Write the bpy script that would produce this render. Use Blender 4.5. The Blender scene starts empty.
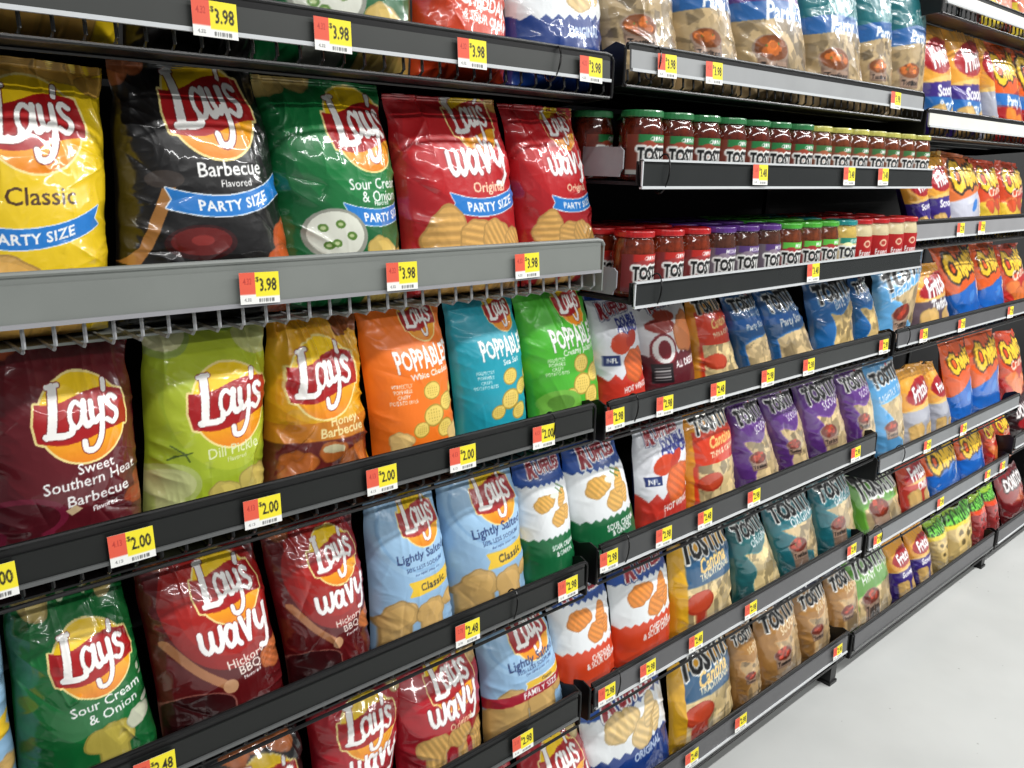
import bpy, math, random
import numpy as np
random.seed(4)
PI = math.pi
# ------------------------------------------------------------------ camera model (metres; X along the aisle, Y into the shelves, Z up)
CZ = 1.56
FPX, YAW, PIT, ROLL = 846.04, math.radians(42.418), math.radians(14.658), math.radians(1.4588)
_F = np.array([math.sin(YAW)*math.cos(PIT), math.cos(YAW)*math.cos(PIT), -math.sin(PIT)])
_R0 = np.array([math.cos(YAW), -math.sin(YAW), 0.0]); _U0 = np.cross(_R0, _F)
_R = math.cos(ROLL)*_R0 + math.sin(ROLL)*_U0
_U = -math.sin(ROLL)*_R0 + math.cos(ROLL)*_U0
EYE = np.array([0, 0, CZ])
def on_plane(u, v, y):
    d = _F + (u-512)/FPX*_R + (384-v)/FPX*_U
    return EYE + d*(y/d[1])
def seen(p):
    q = np.asarray(p, float)-EYE; z = q@_F
    return 512+FPX*(q@_R)/z, 384-FPX*(q@_U)/z
def x_at(u, y, z):
    a, b = -1.5, 9.0
    for _ in range(40):
        m = (a+b)/2
        q = np.array([m, y, z])-EYE
        if q@_F < .01 or seen((m, y, z))[0] < u: a = m
        else: b = m
    return (a+b)/2

# ------------------------------------------------------------------ materials
def lin(c):
    c = np.asarray(c, float)/255.0
    return np.where(c <= .04045, c/12.92, ((c+.055)/1.055)**2.4)
def mat(name, col=None, rough=.5, metal=0., coat=0., bump=0., bscale=200., attr=False, noise=0., nscale=20., spec=.5, trans=0., crough=.08, emit=None):
    m = bpy.data.materials.new(name); m.use_nodes = True
    nt = m.node_tree; b = nt.nodes['Principled BSDF']
    b.inputs['Roughness'].default_value = rough
    b.inputs['Metallic'].default_value = metal
    b.inputs['Coat Weight'].default_value = coat
    b.inputs['Coat Roughness'].default_value = crough
    b.inputs['Specular IOR Level'].default_value = spec
    b.inputs['Transmission Weight'].default_value = trans
    src = None
    if attr:
        a = nt.nodes.new('ShaderNodeAttribute'); a.attribute_name = 'print'
        src = a.outputs['Color']
    elif col is not None:
        b.inputs['Base Color'].default_value = (*lin(col), 1)
        r = nt.nodes.new('ShaderNodeRGB'); r.outputs[0].default_value = (*lin(col), 1); src = r.outputs[0]
    tc = nt.nodes.new('ShaderNodeTexCoord')
    if noise:
        n = nt.nodes.new('ShaderNodeTexNoise'); n.inputs['Scale'].default_value = nscale; n.inputs['Detail'].default_value = 6
        nt.links.new(tc.outputs['Object'], n.inputs['Vector'])
        mr = nt.nodes.new('ShaderNodeMapRange'); mr.inputs[1].default_value = .3; mr.inputs[2].default_value = .7
        mr.inputs[3].default_value = 1-noise; mr.inputs[4].default_value = 1+noise
        nt.links.new(n.outputs['Fac'], mr.inputs[0])
        mx = nt.nodes.new('ShaderNodeVectorMath'); mx.operation = 'SCALE'
        nt.links.new(src, mx.inputs[0]); nt.links.new(mr.outputs[0], mx.inputs['Scale'])
        src = mx.outputs[0]
    if src is not None: nt.links.new(src, b.inputs['Base Color'])
    if bump:
        n = nt.nodes.new('ShaderNodeTexNoise'); n.inputs['Scale'].default_value = bscale; n.inputs['Detail'].default_value = 3
        nt.links.new(tc.outputs['Object'], n.inputs['Vector'])
        bp = nt.nodes.new('ShaderNodeBump'); bp.inputs['Strength'].default_value = bump; bp.inputs['Distance'].default_value = .004
        nt.links.new(n.outputs['Fac'], bp.inputs['Height']); nt.links.new(bp.outputs[0], b.inputs['Normal'])
    if emit:
        b.inputs['Emission Color'].default_value = (*lin(emit[0]), 1); b.inputs['Emission Strength'].default_value = emit[1]
    return m
M = dict(
    foil=mat('glossy_printed_film', attr=True, rough=.32, coat=.85, bump=.22, bscale=34, crough=.06),
    satin=mat('satin_printed_film', attr=True, rough=.42, coat=.3, bump=.2, bscale=32, crough=.14),
    card=mat('printed_card', attr=True, rough=.6),
    label=mat('printed_label', attr=True, rough=.35, coat=.3),
    black=mat('black_powder_coat', (13, 13, 14), rough=.38, noise=.15, nscale=60, spec=.4),
    wire=mat('black_coated_wire', (18, 18, 18), rough=.3, spec=.5),
    gwire=mat('grey_coated_wire', (150, 152, 154), rough=.35),
    dark=mat('black_back_panel', (16, 16, 17), rough=.7, noise=.2, nscale=8),
    grey=mat('grey_painted_steel', (124, 128, 124), rough=.4, noise=.04, nscale=15),
    bracket=mat('grey_bracket_steel', (150, 150, 154), rough=.4, noise=.05),
    white_lip=mat('clear_plastic_lip', (205, 208, 210), rough=.25, coat=.3),
    binder=mat('black_plastic_ring', (10, 10, 10), rough=.3),
    salsa=mat('red_salsa_in_glass', (112, 40, 18), rough=.12, coat=1., noise=.5, nscale=90, crough=.03),
    salsa_dark=mat('dark_salsa_in_glass', (88, 30, 16), rough=.12, coat=1., noise=.5, nscale=90, crough=.03),
    salsa_brown=mat('brown_dip_in_glass', (78, 44, 32), rough=.12, coat=1., noise=.4, nscale=90, crough=.03),
    verde=mat('brick_red_salsa_in_glass', (104, 50, 26), rough=.12, coat=1., noise=.5, nscale=90, crough=.03),
    queso=mat('yellow_cheese_dip_in_glass', (206, 176, 92), rough=.12, coat=1., noise=.2, nscale=60, crough=.03),
    cream=mat('cream_dip_in_glass', (214, 200, 160), rough=.12, coat=1., noise=.1, nscale=60, crough=.03),
    lid_green=mat('green_metal_lid', (38, 112, 62), rough=.3, coat=.5, noise=.2, nscale=140),
    lid_yellow=mat('yellow_green_metal_lid', (176, 172, 82), rough=.3, coat=.5, noise=.3, nscale=140),
    lid_red=mat('red_metal_lid', (176, 26, 28), rough=.3, coat=.5, noise=.3, nscale=140),
    lid_purple=mat('purple_metal_lid', (82, 44, 120), rough=.3, coat=.5, noise=.3, nscale=140),
    lid_lime=mat('lime_green_metal_lid', (70, 160, 50), rough=.3, coat=.5, noise=.3, nscale=140),
    lid_teal=mat('teal_metal_lid', (30, 130, 130), rough=.3, coat=.5, noise=.3, nscale=140),
)
def strip_mat(name, c, rough=.4, coat=.08): return mat(name, c, rough=rough, coat=coat, crough=.2, noise=.06, nscale=9, spec=.3)

# ------------------------------------------------------------------ object helpers
COL = bpy.context.scene.collection
def link(name, me, parent=None, m=None):
    o = bpy.data.objects.new(name, me); COL.objects.link(o)
    if m is not None and me is not None: me.materials.append(m)
    if parent is not None: o.parent = parent
    return o
def tag(o, label=None, cat=None, group=None, kind=None):
    if label: o['label'] = label
    if cat: o['category'] = cat
    if group: o['group'] = group
    if kind: o['kind'] = kind
    return o
def empty(name, loc=(0, 0, 0)):
    o = bpy.data.objects.new(name, None); COL.objects.link(o); o.location = loc; o.empty_display_size = .05
    return o
class MB:
    """collects simple solids for one mesh"""
    def __init__(s): s.v = []; s.f = []; s.sm = False
    def box(s, x0, x1, y0, y1, z0, z1):
        n = len(s.v)
        s.v += [(x, y, z) for z in (z0, z1) for y in (y0, y1) for x in (x0, x1)]
        s.f += [tuple(n+i for i in q) for q in ((0, 2, 3, 1), (4, 5, 7, 6), (0, 1, 5, 4), (2, 6, 7, 3), (0, 4, 6, 2), (1, 3, 7, 5))]
        return s
    def tube(s, pts, r, k=6, closed=False):
        pts = [np.array(p, float) for p in pts]; n0 = len(s.v); n = len(pts)
        for i, p in enumerate(pts):
            a = pts[(i-1) % n] if (closed or i > 0) else p
            b = pts[(i+1) % n] if (closed or i < n-1) else p
            t = b-a; t = t/(np.linalg.norm(t)+1e-9)
            ref = np.array([0, 0, 1.]) if abs(t[2]) < .9 else np.array([1., 0, 0])
            e1 = np.cross(t, ref); e1 /= np.linalg.norm(e1); e2 = np.cross(t, e1)
            for j in range(k):
                an = 2*PI*j/k; s.v.append(tuple(p+r*(math.cos(an)*e1+math.sin(an)*e2)))
        for i in range(n if closed else n-1):
            for j in range(k):
                a = n0+i*k+j; b = n0+i*k+(j+1) % k; c = n0+((i+1) % n)*k+(j+1) % k; d = n0+((i+1) % n)*k+j
                s.f.append((a, b, c, d))
        if not closed:
            s.f.append(tuple(n0+j for j in range(k))[::-1]); s.f.append(tuple(n0+(n-1)*k+j for j in range(k)))
        return s
    def prism(s, poly, axis, a, b):
        """poly in the two other axes, extruded along axis (0 or 1) from a to b"""
        n = len(s.v); k = len(poly)
        for w in (a, b):
            for p, q in poly: s.v.append((w, p, q) if axis == 0 else (p, w, q))
        s.f.append(tuple(n+i for i in range(k))[::-1]); s.f.append(tuple(n+k+i for i in range(k)))
        for i in range(k): s.f.append((n+i, n+(i+1) % k, n+k+(i+1) % k, n+k+i))
        return s
    def lathe(s, prof, k=28, c=(0, 0)):
        n0 = len(s.v); n = len(prof)
        for r, z in prof:
            for j in range(k):
                an = 2*PI*j/k; s.v.append((c[0]+r*math.cos(an), c[1]+r*math.sin(an), z))
        for i in range(n-1):
            for j in range(k):
                s.f.append((n0+i*k+j, n0+i*k+(j+1) % k, n0+(i+1)*k+(j+1) % k, n0+(i+1)*k+j))
        s.f.append(tuple(n0+j for j in range(k))[::-1]); s.f.append(tuple(n0+(n-1)*k+j for j in range(k)))
        return s
    def mesh(s, name, m=None, smooth=False, bevel=0):
        me = bpy.data.meshes.new(name); me.from_pydata(s.v, [], s.f); me.update()
        if m is not None: me.materials.append(m)
        if smooth: me.polygons.foreach_set('use_smooth', [True]*len(me.polygons))
        return me
    def build(s, name, m, parent=None, smooth=False):
        o = link(name, s.mesh(name, m, smooth)); o.parent = parent
        return o

# ------------------------------------------------------------------ glyphs of the built-in typeface
_G = {}
def glyph(ch, w):
    k = (ch, w)
    if k in _G: return _G[k]
    def tm(body):
        cu = bpy.data.curves.new('glyph', 'FONT'); cu.body = body; cu.size = 1; cu.resolution_u = 2; cu.offset = w
        ob = bpy.data.objects.new('glyph', cu); COL.objects.link(ob)
        me = bpy.data.meshes.new_from_object(ob)
        me.calc_loop_triangles()
        v = np.array([x.co[:2] for x in me.vertices]).reshape(-1, 2); t = np.array([x.vertices[:] for x in me.loop_triangles], int).reshape(-1, 3)
        bpy.data.meshes.remove(me); bpy.data.objects.remove(ob); bpy.data.curves.remove(cu)
        return v, t
    if ch == ' ': r = (np.zeros((0, 2)), np.zeros((0, 3), int), .28)
    else:
        v, t = tm(ch); a, _ = tm(ch+'I'); b, _ = tm('I')
        r = (v, t, float(a[:, 0].max()-b[:, 0].max()))
    _G[k] = r
    return r

# ------------------------------------------------------------------ printed artwork: a small painter that fills a colour grid
def smooth_line(pts, n=8):
    p = [np.array(q, float) for q in pts]
    if len(p) < 3: return p
    out = []
    for i in range(len(p)-1):
        a = p[i-1] if i else p[0]*2-p[1]; b = p[i]; c = p[i+1]; d = p[i+2] if i+2 < len(p) else p[-1]*2-p[-2]
        for k in range(n):
            t = k/n
            out.append(.5*((2*b)+(-a+c)*t+(2*a-5*b+4*c-d)*t*t+(-a+3*b-3*c+d)*t**3))
    out.append(p[-1]); return out
def dilate(m, r):
    r = int(round(r))
    if r < 1: return m
    o = m.copy()
    for dy in range(-r, r+1):
        w = int(math.sqrt(max(0, r*r-dy*dy)))
        ys = slice(max(0, dy), m.shape[0]+min(0, dy)); yd = slice(max(0, -dy), m.shape[0]+min(0, -dy))
        row = m[ys]; acc = row.copy()
        for dx in range(1, w+1):
            acc[:, dx:] |= row[:, :-dx]; acc[:, :-dx] |= row[:, dx:]
        o[yd] |= acc
    return o
class Art:
    def __init__(s, W, H, seed=0):
        s.W = W; s.h = H; s.P = int(W*H); s.rng = random.Random(seed)
        s.a = np.zeros((s.P, W, 3), np.float32)
        s.y, s.x = np.mgrid[0:s.P, 0:W].astype(np.float32); s.x = (s.x+.5)/W; s.y = (s.y+.5)/W
    def bg(s, c): s.a[:] = c
    def put(s, m, c): s.a[m] = c
    def rect(s, x0, y0, x1, y1, c): s.put((s.x > x0) & (s.x < x1) & (s.y > y0) & (s.y < y1), c)
    def ellm(s, cx, cy, rx, ry, rot=0):
        c, n = math.cos(rot), math.sin(rot); dx = s.x-cx; dy = s.y-cy
        return ((dx*c+dy*n)/rx)**2+((-dx*n+dy*c)/ry)**2
    def ell(s, cx, cy, rx, ry, c, rot=0, mask=None):
        m = s.ellm(cx, cy, rx, ry, rot) < 1
        if mask is not None: m &= mask
        s.put(m, c)
    def polym(s, pts):
        m = np.zeros((s.P, s.W), bool); n = len(pts)
        for i in range(n):
            x0, y0 = pts[i]; x1, y1 = pts[(i+1) % n]
            if y0 == y1: continue
            cr = ((s.y > y0) != (s.y > y1)) & (s.x < (x1-x0)*(s.y-y0)/(y1-y0)+x0)
            m ^= cr
        return m
    def poly(s, pts, c): s.put(s.polym(pts), c)
    def strokem(s, lines, w):
        m = np.zeros((s.P, s.W), bool)
        for ln in lines:
            ww = w
            if isinstance(ln, tuple): ln, k = ln; ww = w*k
            p = smooth_line(ln)
            for a, b in zip(p[:-1], p[1:]):
                x0, x1 = min(a[0], b[0])-ww, max(a[0], b[0])+ww; y0, y1 = min(a[1], b[1])-ww, max(a[1], b[1])+ww
                i0, i1 = max(0, int(y0*s.W)), min(s.P, int(y1*s.W)+2); j0, j1 = max(0, int(x0*s.W)), min(s.W, int(x1*s.W)+2)
                if i0 >= i1 or j0 >= j1: continue
                X = s.x[i0:i1, j0:j1]; Y = s.y[i0:i1, j0:j1]; d = b-a; L = d@d+1e-12
                t = np.clip(((X-a[0])*d[0]+(Y-a[1])*d[1])/L, 0, 1)
                m[i0:i1, j0:j1] |= (X-a[0]-t*d[0])**2+(Y-a[1]-t*d[1])**2 < (ww/2)**2
        return m
    def textm(s, t, cx, cy, size, w=.02, sx=1., shear=0., rot=0., arc=0., track=0., jit=0.):
        gl = [glyph(ch, w) for ch in t]; tot = sum(g[2]+track for g in gl)*sx*size
        m = np.zeros((s.P, s.W), bool); x = -tot/2; cr, sr = math.cos(rot), math.sin(rot)
        for i, (v, tr, adv) in enumerate(gl):
            if len(v):
                k = 1+(jit if i % 2 == 0 else -jit)
                vx = v[:, 0]*sx*size; vy = (v[:, 1]-.36)*size*k
                vx = vx+vy*shear+x
                a = adv*sx*size/2+x
                yy = vy+arc*vx**2
                px = cx+vx*cr-yy*sr; py = cy+vx*sr+yy*cr
                P = np.stack([px, py], 1)*s.W-.5
                for q in P[tr]:
                    j0 = max(0, int(math.floor(q[:, 0].min()))); j1 = min(s.W, int(q[:, 0].max())+2)
                    i0 = max(0, int(math.floor(q[:, 1].min()))); i1 = min(s.P, int(q[:, 1].max())+2)
                    if j0 >= j1 or i0 >= i1: continue
                    X = np.arange(j0, j1)[None]; Y = np.arange(i0, i1)[:, None]
                    (ax, ay), (bx, by), (dx, dy) = q
                    e0 = (bx-ax)*(Y-ay)-(by-ay)*(X-ax); e1 = (dx-bx)*(Y-by)-(dy-by)*(X-bx); e2 = (ax-dx)*(Y-dy)-(ay-dy)*(X-dx)
                    m[i0:i1, j0:j1] |= ((e0 >= 0) & (e1 >= 0) & (e2 >= 0)) | ((e0 <= 0) & (e1 <= 0) & (e2 <= 0))
            x += (adv+track)*sx*size
        return m
    def text(s, t, cx, cy, size, c, outline=(), **k):
        m = s.textm(t, cx, cy, size, **k)
        for oc, ow in outline: s.put(dilate(m, ow*s.W), oc)
        s.put(m, c)
    # ---- things printed on snack bags
    def chip(s, cx, cy, r, c=(222, 178, 92), rot=0., asp=.7, ridged=False, mask=None):
        dark = tuple(int(q*.84) for q in c); lite = tuple(min(255, int(q*1.09)) for q in c)
        e = s.ellm(cx, cy, r, r*asp, rot); an = np.arctan2(s.y-cy, s.x-cx); wob = 1+.14*np.sin(3*an+cx*40)+.07*np.sin(7*an+cy*30)
        m = e < wob
        if mask is not None: m &= mask
        s.put(m, dark); s.put(m & (e < wob*.84), c)
        cr, sr = math.cos(rot+.5), math.sin(rot+.5)
        tt = (s.x-cx)*cr+(s.y-cy)*sr
        if ridged: s.put(m & (e < wob*.84) & (np.sin(tt*2*PI/(r*.3)) > .3), tuple(int(q*.9) for q in c)); s.put(m & (e < wob*.5) & (np.sin(tt*2*PI/(r*.3)) < -.6), lite)
        else: s.put(m & (e < .5) & (tt > 0), lite)
    def chips(s, lst, **k):
        for q in lst: s.chip(*q[:3], **dict(k, **(q[3] if len(q) > 3 else {})))
    def window(s, mask, base=(205, 176, 122), n=46, r=.11):
        s.put(mask, base)
        ys, xs = np.nonzero(mask)
        if not len(ys): return
        for _ in range(n):
            i = s.rng.randrange(len(ys)); cx, cy = xs[i]/s.W, ys[i]/s.W
            f = s.rng.uniform(.62, 1.16); c = tuple(min(255, q*f) for q in base)
            k = s.rng.choice((3, 4, 5)); a0 = s.rng.uniform(0, 6.3); rr = r*s.rng.uniform(.5, 1.1)
            pts = [(cx+rr*math.cos(a0+2*PI*j/k+s.rng.uniform(-.3, .3)), cy+rr*math.sin(a0+2*PI*j/k)) for j in range(k)]
            s.put(s.polym(pts) & mask, c)
    def lays(s, cx, cy, r, rot=.06):
        cr, sr = math.cos(rot), math.sin(rot)
        X = ((s.x-cx)*cr+(s.y-cy)*sr)/r; Y = (-(s.x-cx)*sr+(s.y-cy)*cr)/r
        blob = (X**2+Y**2 < 1)
        band = (Y < .50+.13*np.sin(X*2.6+.4)) & (Y > -.42+.12*np.sin(X*2.4-.5)) & (np.abs(X) < 1.10-.15*np.abs(Y+.05))
        out = dilate(blob | band, .05*r*s.W+.3)
        s.put(out, (246, 226, 150))
        g = np.clip((Y+1)/1.3, 0, 1)[..., None]
        col = np.array((236, 134, 30))*(1-g)+np.array((250, 208, 28))*g
        s.a[blob] = col[blob]
        s.put(band, (168, 22, 26))
        T = lambda pts: [(cx+r*((px-.66)*1.22*cr-(py-.33)*1.22*sr), cy+r*((px-.66)*1.22*sr+(py-.33)*1.22*cr)) for px, py in pts]
        L = [(T([(.16, .92), (.11, .5), (.05, .10)]), 1.3), (T([(.06, .93), (.26, .96)]), .7), (T([(-.04, .07), (.1, .07), (.26, .06), (.40, .10), (.43, .22)]), 1.0),
             (T([(.64, .56), (.53, .64), (.42, .52), (.40, .32), (.49, .18), (.60, .28), (.66, .5)]), .72), (T([(.69, .63), (.66, .35), (.70, .2), (.78, .24)]), .95),
             (T([(.82, .62), (.81, .38), (.86, .24), (.95, .32)]), .85), (T([(1.03, .64), (1.01, .3), (.95, -.05), (.82, -.26), (.66, -.26), (.63, -.10)]), .9),
             (T([(1.17, .96), (1.13, .80)]), .85),
             (T([(1.34, .60), (1.25, .67), (1.17, .60), (1.21, .48), (1.31, .38), (1.31, .26), (1.21, .18), (1.10, .25)]), .82)]
        m = s.strokem(L, .150*r)
        s.put(dilate(m, .02*r*s.W), (120, 10, 18)); s.put(m, (250, 248, 244))
    def wavy(s, cx, cy, w):
        T = lambda pts: [(cx+w*(px-.5), cy+w*(py-.12)+.02*w*px) for px, py in pts]
        L = [T([(.0, .27), (.01, .1), (.07, .02), (.13, .08), (.14, .26)]), T([(.14, .1), (.2, .02), (.26, .1), (.27, .30)]),
             T([(.46, .24), (.38, .29), (.32, .16), (.37, .04), (.44, .1), (.47, .25)]), T([(.48, .28), (.47, .1), (.51, .03)]),
             T([(.56, .34), (.63, .05)]), T([(.63, .05), (.70, .38)]),
             T([(.78, .36), (.78, .2), (.84, .12), (.91, .2)]), T([(.95, .40), (.94, .1), (.88, -.1), (.78, -.1)])]
        m = s.strokem(L, .068*w)
        s.put(dilate(m, .01*w*s.W), (120, 12, 20)); s.put(m, (252, 250, 248))
    def ribbon(s, cx, cy, w, hh, c=(34, 124, 206), t='PARTY SIZE', arc=.55, tc=(250, 250, 250), size=None, edge=(230, 240, 250), tilt=.1):
        Y = s.y-cy-arc*(s.x-cx)**2-tilt*(s.x-cx); X = s.x-cx
        notch = .35*hh-np.abs(Y)*.6
        m = (np.abs(Y) < hh/2) & (np.abs(X) < w/2-np.clip(notch, 0, 1))
        s.put(dilate(m, .006*s.W+.3), edge); s.put(m, c)
        s.text(t, cx, cy-.0*hh, size or hh*.72, tc, w=.025, arc=arc, rot=tilt, track=.04)
    def zig(s, y, slope, n=9, amp=.02):
        """height of a saw-tooth line"""
        return y+slope*(s.x-.5)+amp*(2*np.abs((s.x*n) % 1-.5)*2-1)
    def jarpic(s, cx, cy, r, liquid=(186, 66, 36)):
        s.poly([(cx-r*.9, cy), (cx+r*.9, cy), (cx+r*.78, cy-r*.95), (cx-r*.78, cy-r*.95)], (128, 104, 88))
        s.ell(cx, cy, r*.98, r*.52, (150, 128, 112)); s.ell(cx, cy+.04*r, r*.88, r*.44, tuple(q*.6 for q in liquid))
        for i in range(16):
            f = s.rng.uniform(.65, 1.2); a_ = s.rng.uniform(0, 6.3); q = s.rng.uniform(0, .7)
            s.ell(cx+q*r*math.cos(a_), cy+.1*r+q*.45*r*math.sin(a_), r*.2, r*.13, tuple(min(255, v*f) for v in liquid))
        s.ell(cx+.3*r, cy+.2*r, r*.06, r*.05, (90, 120, 50)); s.ell(cx-.35*r, cy+.1*r, r*.05, r*.05, (90, 120, 50))
        s.rect(cx-r*.74, cy-r*.86, cx+r*.74, cy-r*.42, (170, 140, 120))
        s.text('Tostitos', cx, cy-r*.64, r*.42, (20, 16, 16), w=.03)
    def tost(s, cx, cy, size, slope=.0):
        k = dict(w=.045, sx=.92, track=.0, rot=slope, jit=.05, shear=.08)
        m = s.textm('TOSTITOS', cx, cy, size, **k)
        s.put(dilate(m, .06*size*s.W+.5), (240, 240, 236)); s.put(m, (14, 14, 16))
        s.ell(cx+.02*size, cy+.45*size, .07*size, .07*size, (214, 40, 34))

# ------------------------------------------------------------------ the printed designs (x 0..1 across the bag, y 0..a.h up it)
YEL, CRM, WHT, NAVY = (240, 204, 36), (246, 240, 214), (250, 250, 248), (26, 44, 110)
def d_classic(a):
    h = a.h; a.bg((238, 202, 30))
    a.chips([(.2, .97*h, .2), (.5, .95*h, .22), (.75, .97*h, .2), (.95, .9*h, .14), (.35, .9*h, .12), (.88, .99*h, .12)], c=(206, 160, 74), asp=.5)
    a.lays(.5, .70*h, .30); a.text('Classic', .51, .385*h, .155, (74, 44, 20), w=.01, rot=.03)
    a.ribbon(.46, .195*h, .86, .125); a.chips([(.25, .03*h, .26), (.62, .0, .16)], c=(214, 166, 84), asp=.5)
def d_bbq(a):
    h = a.h; a.bg((16, 14, 15))
    a.lays(.56, .775*h, .285)
    a.text('Barbecue', .60, .49*h, .115, WHT, w=.015, rot=.03); a.text('Flavored', .62, .42*h, .06, WHT, w=.005, rot=.03)
    a.poly([(.0, .05*h), (.08, .12*h), (.2, .42*h), (.25, .46*h), (.27, .42*h), (.14, .12*h), (.07, .02*h)], (168, 116, 60))
    a.ell(.21, .44*h, .10, .05, (58, 50, 46)); a.ell(.38, .14*h, .19, .10, (52, 12, 14)); a.ell(.38, .145*h, .16, .08, (104, 26, 24)); a.ell(.38, .15*h, .06, .03, (140, 44, 40))
    a.chips([(.94, .12*h, .15, dict(rot=1.2)), (.88, .03*h, .12)], c=(190, 84, 34)); a.ribbon(.60, .315*h, .80, .115)
    a.chips([(.0, .93*h, .10), (.1, .99*h, .12)], c=(150, 84, 46))
def d_green_party(a):
    h = a.h; a.bg((14, 98, 50)); e = a.ellm(.72, .66*h, .62, .46*h); a.put(e < 1, (18, 112, 56)); a.put(e < .55, (22, 124, 62))
    a.chips([(.05, .97*h, .16), (.3, 1.0*h, .14)], c=(190, 164, 96))
    a.lays(.70, .735*h, .285)
    a.text('Sour Cream', .72, .435*h, .105, WHT, w=.008, rot=.03); a.text('& Onion', .74, .365*h, .105, WHT, w=.008, rot=.03); a.text('Flavored', .74, .325*h, .045, WHT, rot=.03)
    a.ribbon(.78, .245*h, .78, .115); a.ell(.33, .15*h, .23, .18, (150, 152, 140)); a.ell(.33, .155*h, .20, .155, (226, 228, 214))
    for i in range(7):
        x, y = .33+a.rng.uniform(-.11, .11), .155*h+a.rng.uniform(-.08, .08); a.ell(x, y, .035, .028, (90, 130, 50)); a.ell(x, y, .018, .012, (190, 205, 150))
    a.chips([(.68, .05*h, .15), (.9, .0, .1)], c=(208, 178, 96))
def d_wavy_party(a):
    h = a.h; a.bg((176, 26, 34)); e = a.ellm(.65, .7*h, .6, .42*h); a.put(e < 1, (192, 32, 38))
    a.chips([(.95, .98*h, .10)], c=(200, 150, 70))
    a.lays(.66, .85*h, .205); a.wavy(.60, .56*h, .54); a.text('Original', .66, .43*h, .095, (246, 214, 180), rot=.04)
    a.ribbon(.66, .30*h, .74, .115); a.chips([(.25, .12*h, .2, dict(rot=1.1)), (.48, .08*h, .17, dict(rot=.9)), (.68, .1*h, .15), (.86, .06*h, .12)], c=(222, 172, 96), ridged=True, asp=.8)
def d_sweet(a):
    h = a.h; a.bg((84, 16, 26)); e = a.ellm(.5, .6*h, .55, .5*h); a.put(e < 1, (98, 20, 30))
    a.chips([(.06, .93*h, .14, dict(rot=.8)), (.32, .98*h, .12)], c=(188, 84, 46)); a.lays(.55, .575*h, .30)
    a.text('Sweet', .62, .325*h, .105, WHT, w=.01, rot=.12); a.text('Southern Heat', .60, .255*h, .115, WHT, w=.01, rot=.12, sx=.95)
    a.text('Barbecue', .64, .165*h, .115, WHT, w=.01, rot=.12); a.text('Flavored', .68, .095*h, .05, WHT, rot=.12)
    a.ell(.2, .08*h, .24, .14, (112, 26, 50)); a.ell(.19, .075*h, .2, .11, (74, 14, 24)); a.poly([(.42, .1*h), (.48, .125*h), (.53, .1*h), (.46, .07*h)], (206, 180, 140))
    a.chips([(.92, .1*h, .1), (.98, .18*h, .08)], c=(150, 60, 30))
def d_dill(a):
    h = a.h; a.bg((160, 180, 42)); e = a.ellm(.6, .55*h, .5, .42*h); a.put(e < 1, (176, 192, 50))
    a.ell(.13, .93*h, .25, .2, (150, 170, 84)); a.ell(.14, .94*h, .21, .165, (206, 204, 156)); a.ell(.14, .95*h, .08, .06, (176, 176, 110)); a.ell(.9, .9*h, .2, .16, (196, 200, 130)); a.ell(.6, .98*h, .2, .09, (120, 150, 40))
    a.chips([(.38, .99*h, .12)], c=(200, 180, 96)); a.lays(.60, .51*h, .32)
    a.text('Dill Pickle', .60, .255*h, .115, (226, 232, 186), w=.006, rot=.08); a.text('Flavored', .62, .20*h, .05, (214, 220, 170), rot=.08)
    m = a.strokem([[(.12, .30*h), (.2, .26*h)], [(.14, .24*h), (.26, .26*h)], [(.1, .22*h), (.2, .25*h), (.24, .21*h)]], .012); a.put(m, (74, 96, 26))
    a.ell(.12, .08*h, .2, .16, (178, 192, 104)); a.ell(.12, .08*h, .16, .12, (200, 206, 140)); a.chips([(.8, .03*h, .18), (.5, .0, .14)], c=(196, 178, 92))
def d_honey(a):
    h = a.h; a.bg((206, 142, 22)); e = a.ellm(.5, .62*h, .6, .34*h); a.put(e < 1, (222, 164, 28)); e = a.ellm(.45, .1*h, .6, .16*h); a.put(e < 1, (96, 30, 26)); a.rect(0, .18*h, 1, .3*h, (196, 120, 30))
    a.chips([(.8, .97*h, .22, dict(rot=1.0)), (.96, .9*h, .12)], c=(146, 78, 34)); a.lays(.46, .57*h, .35)
    a.text('Honey', .62, .30*h, .11, (240, 222, 160), rot=.06); a.text('Barbecue', .6, .235*h, .12, (240, 222, 160), rot=.06)
    a.chips([(.2, .05*h, .16), (.5, .1*h, .14), (.75, .03*h, .18)], c=(176, 96, 40)); a.ell(.5, .12*h, .1, .04, (200, 190, 150))
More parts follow.
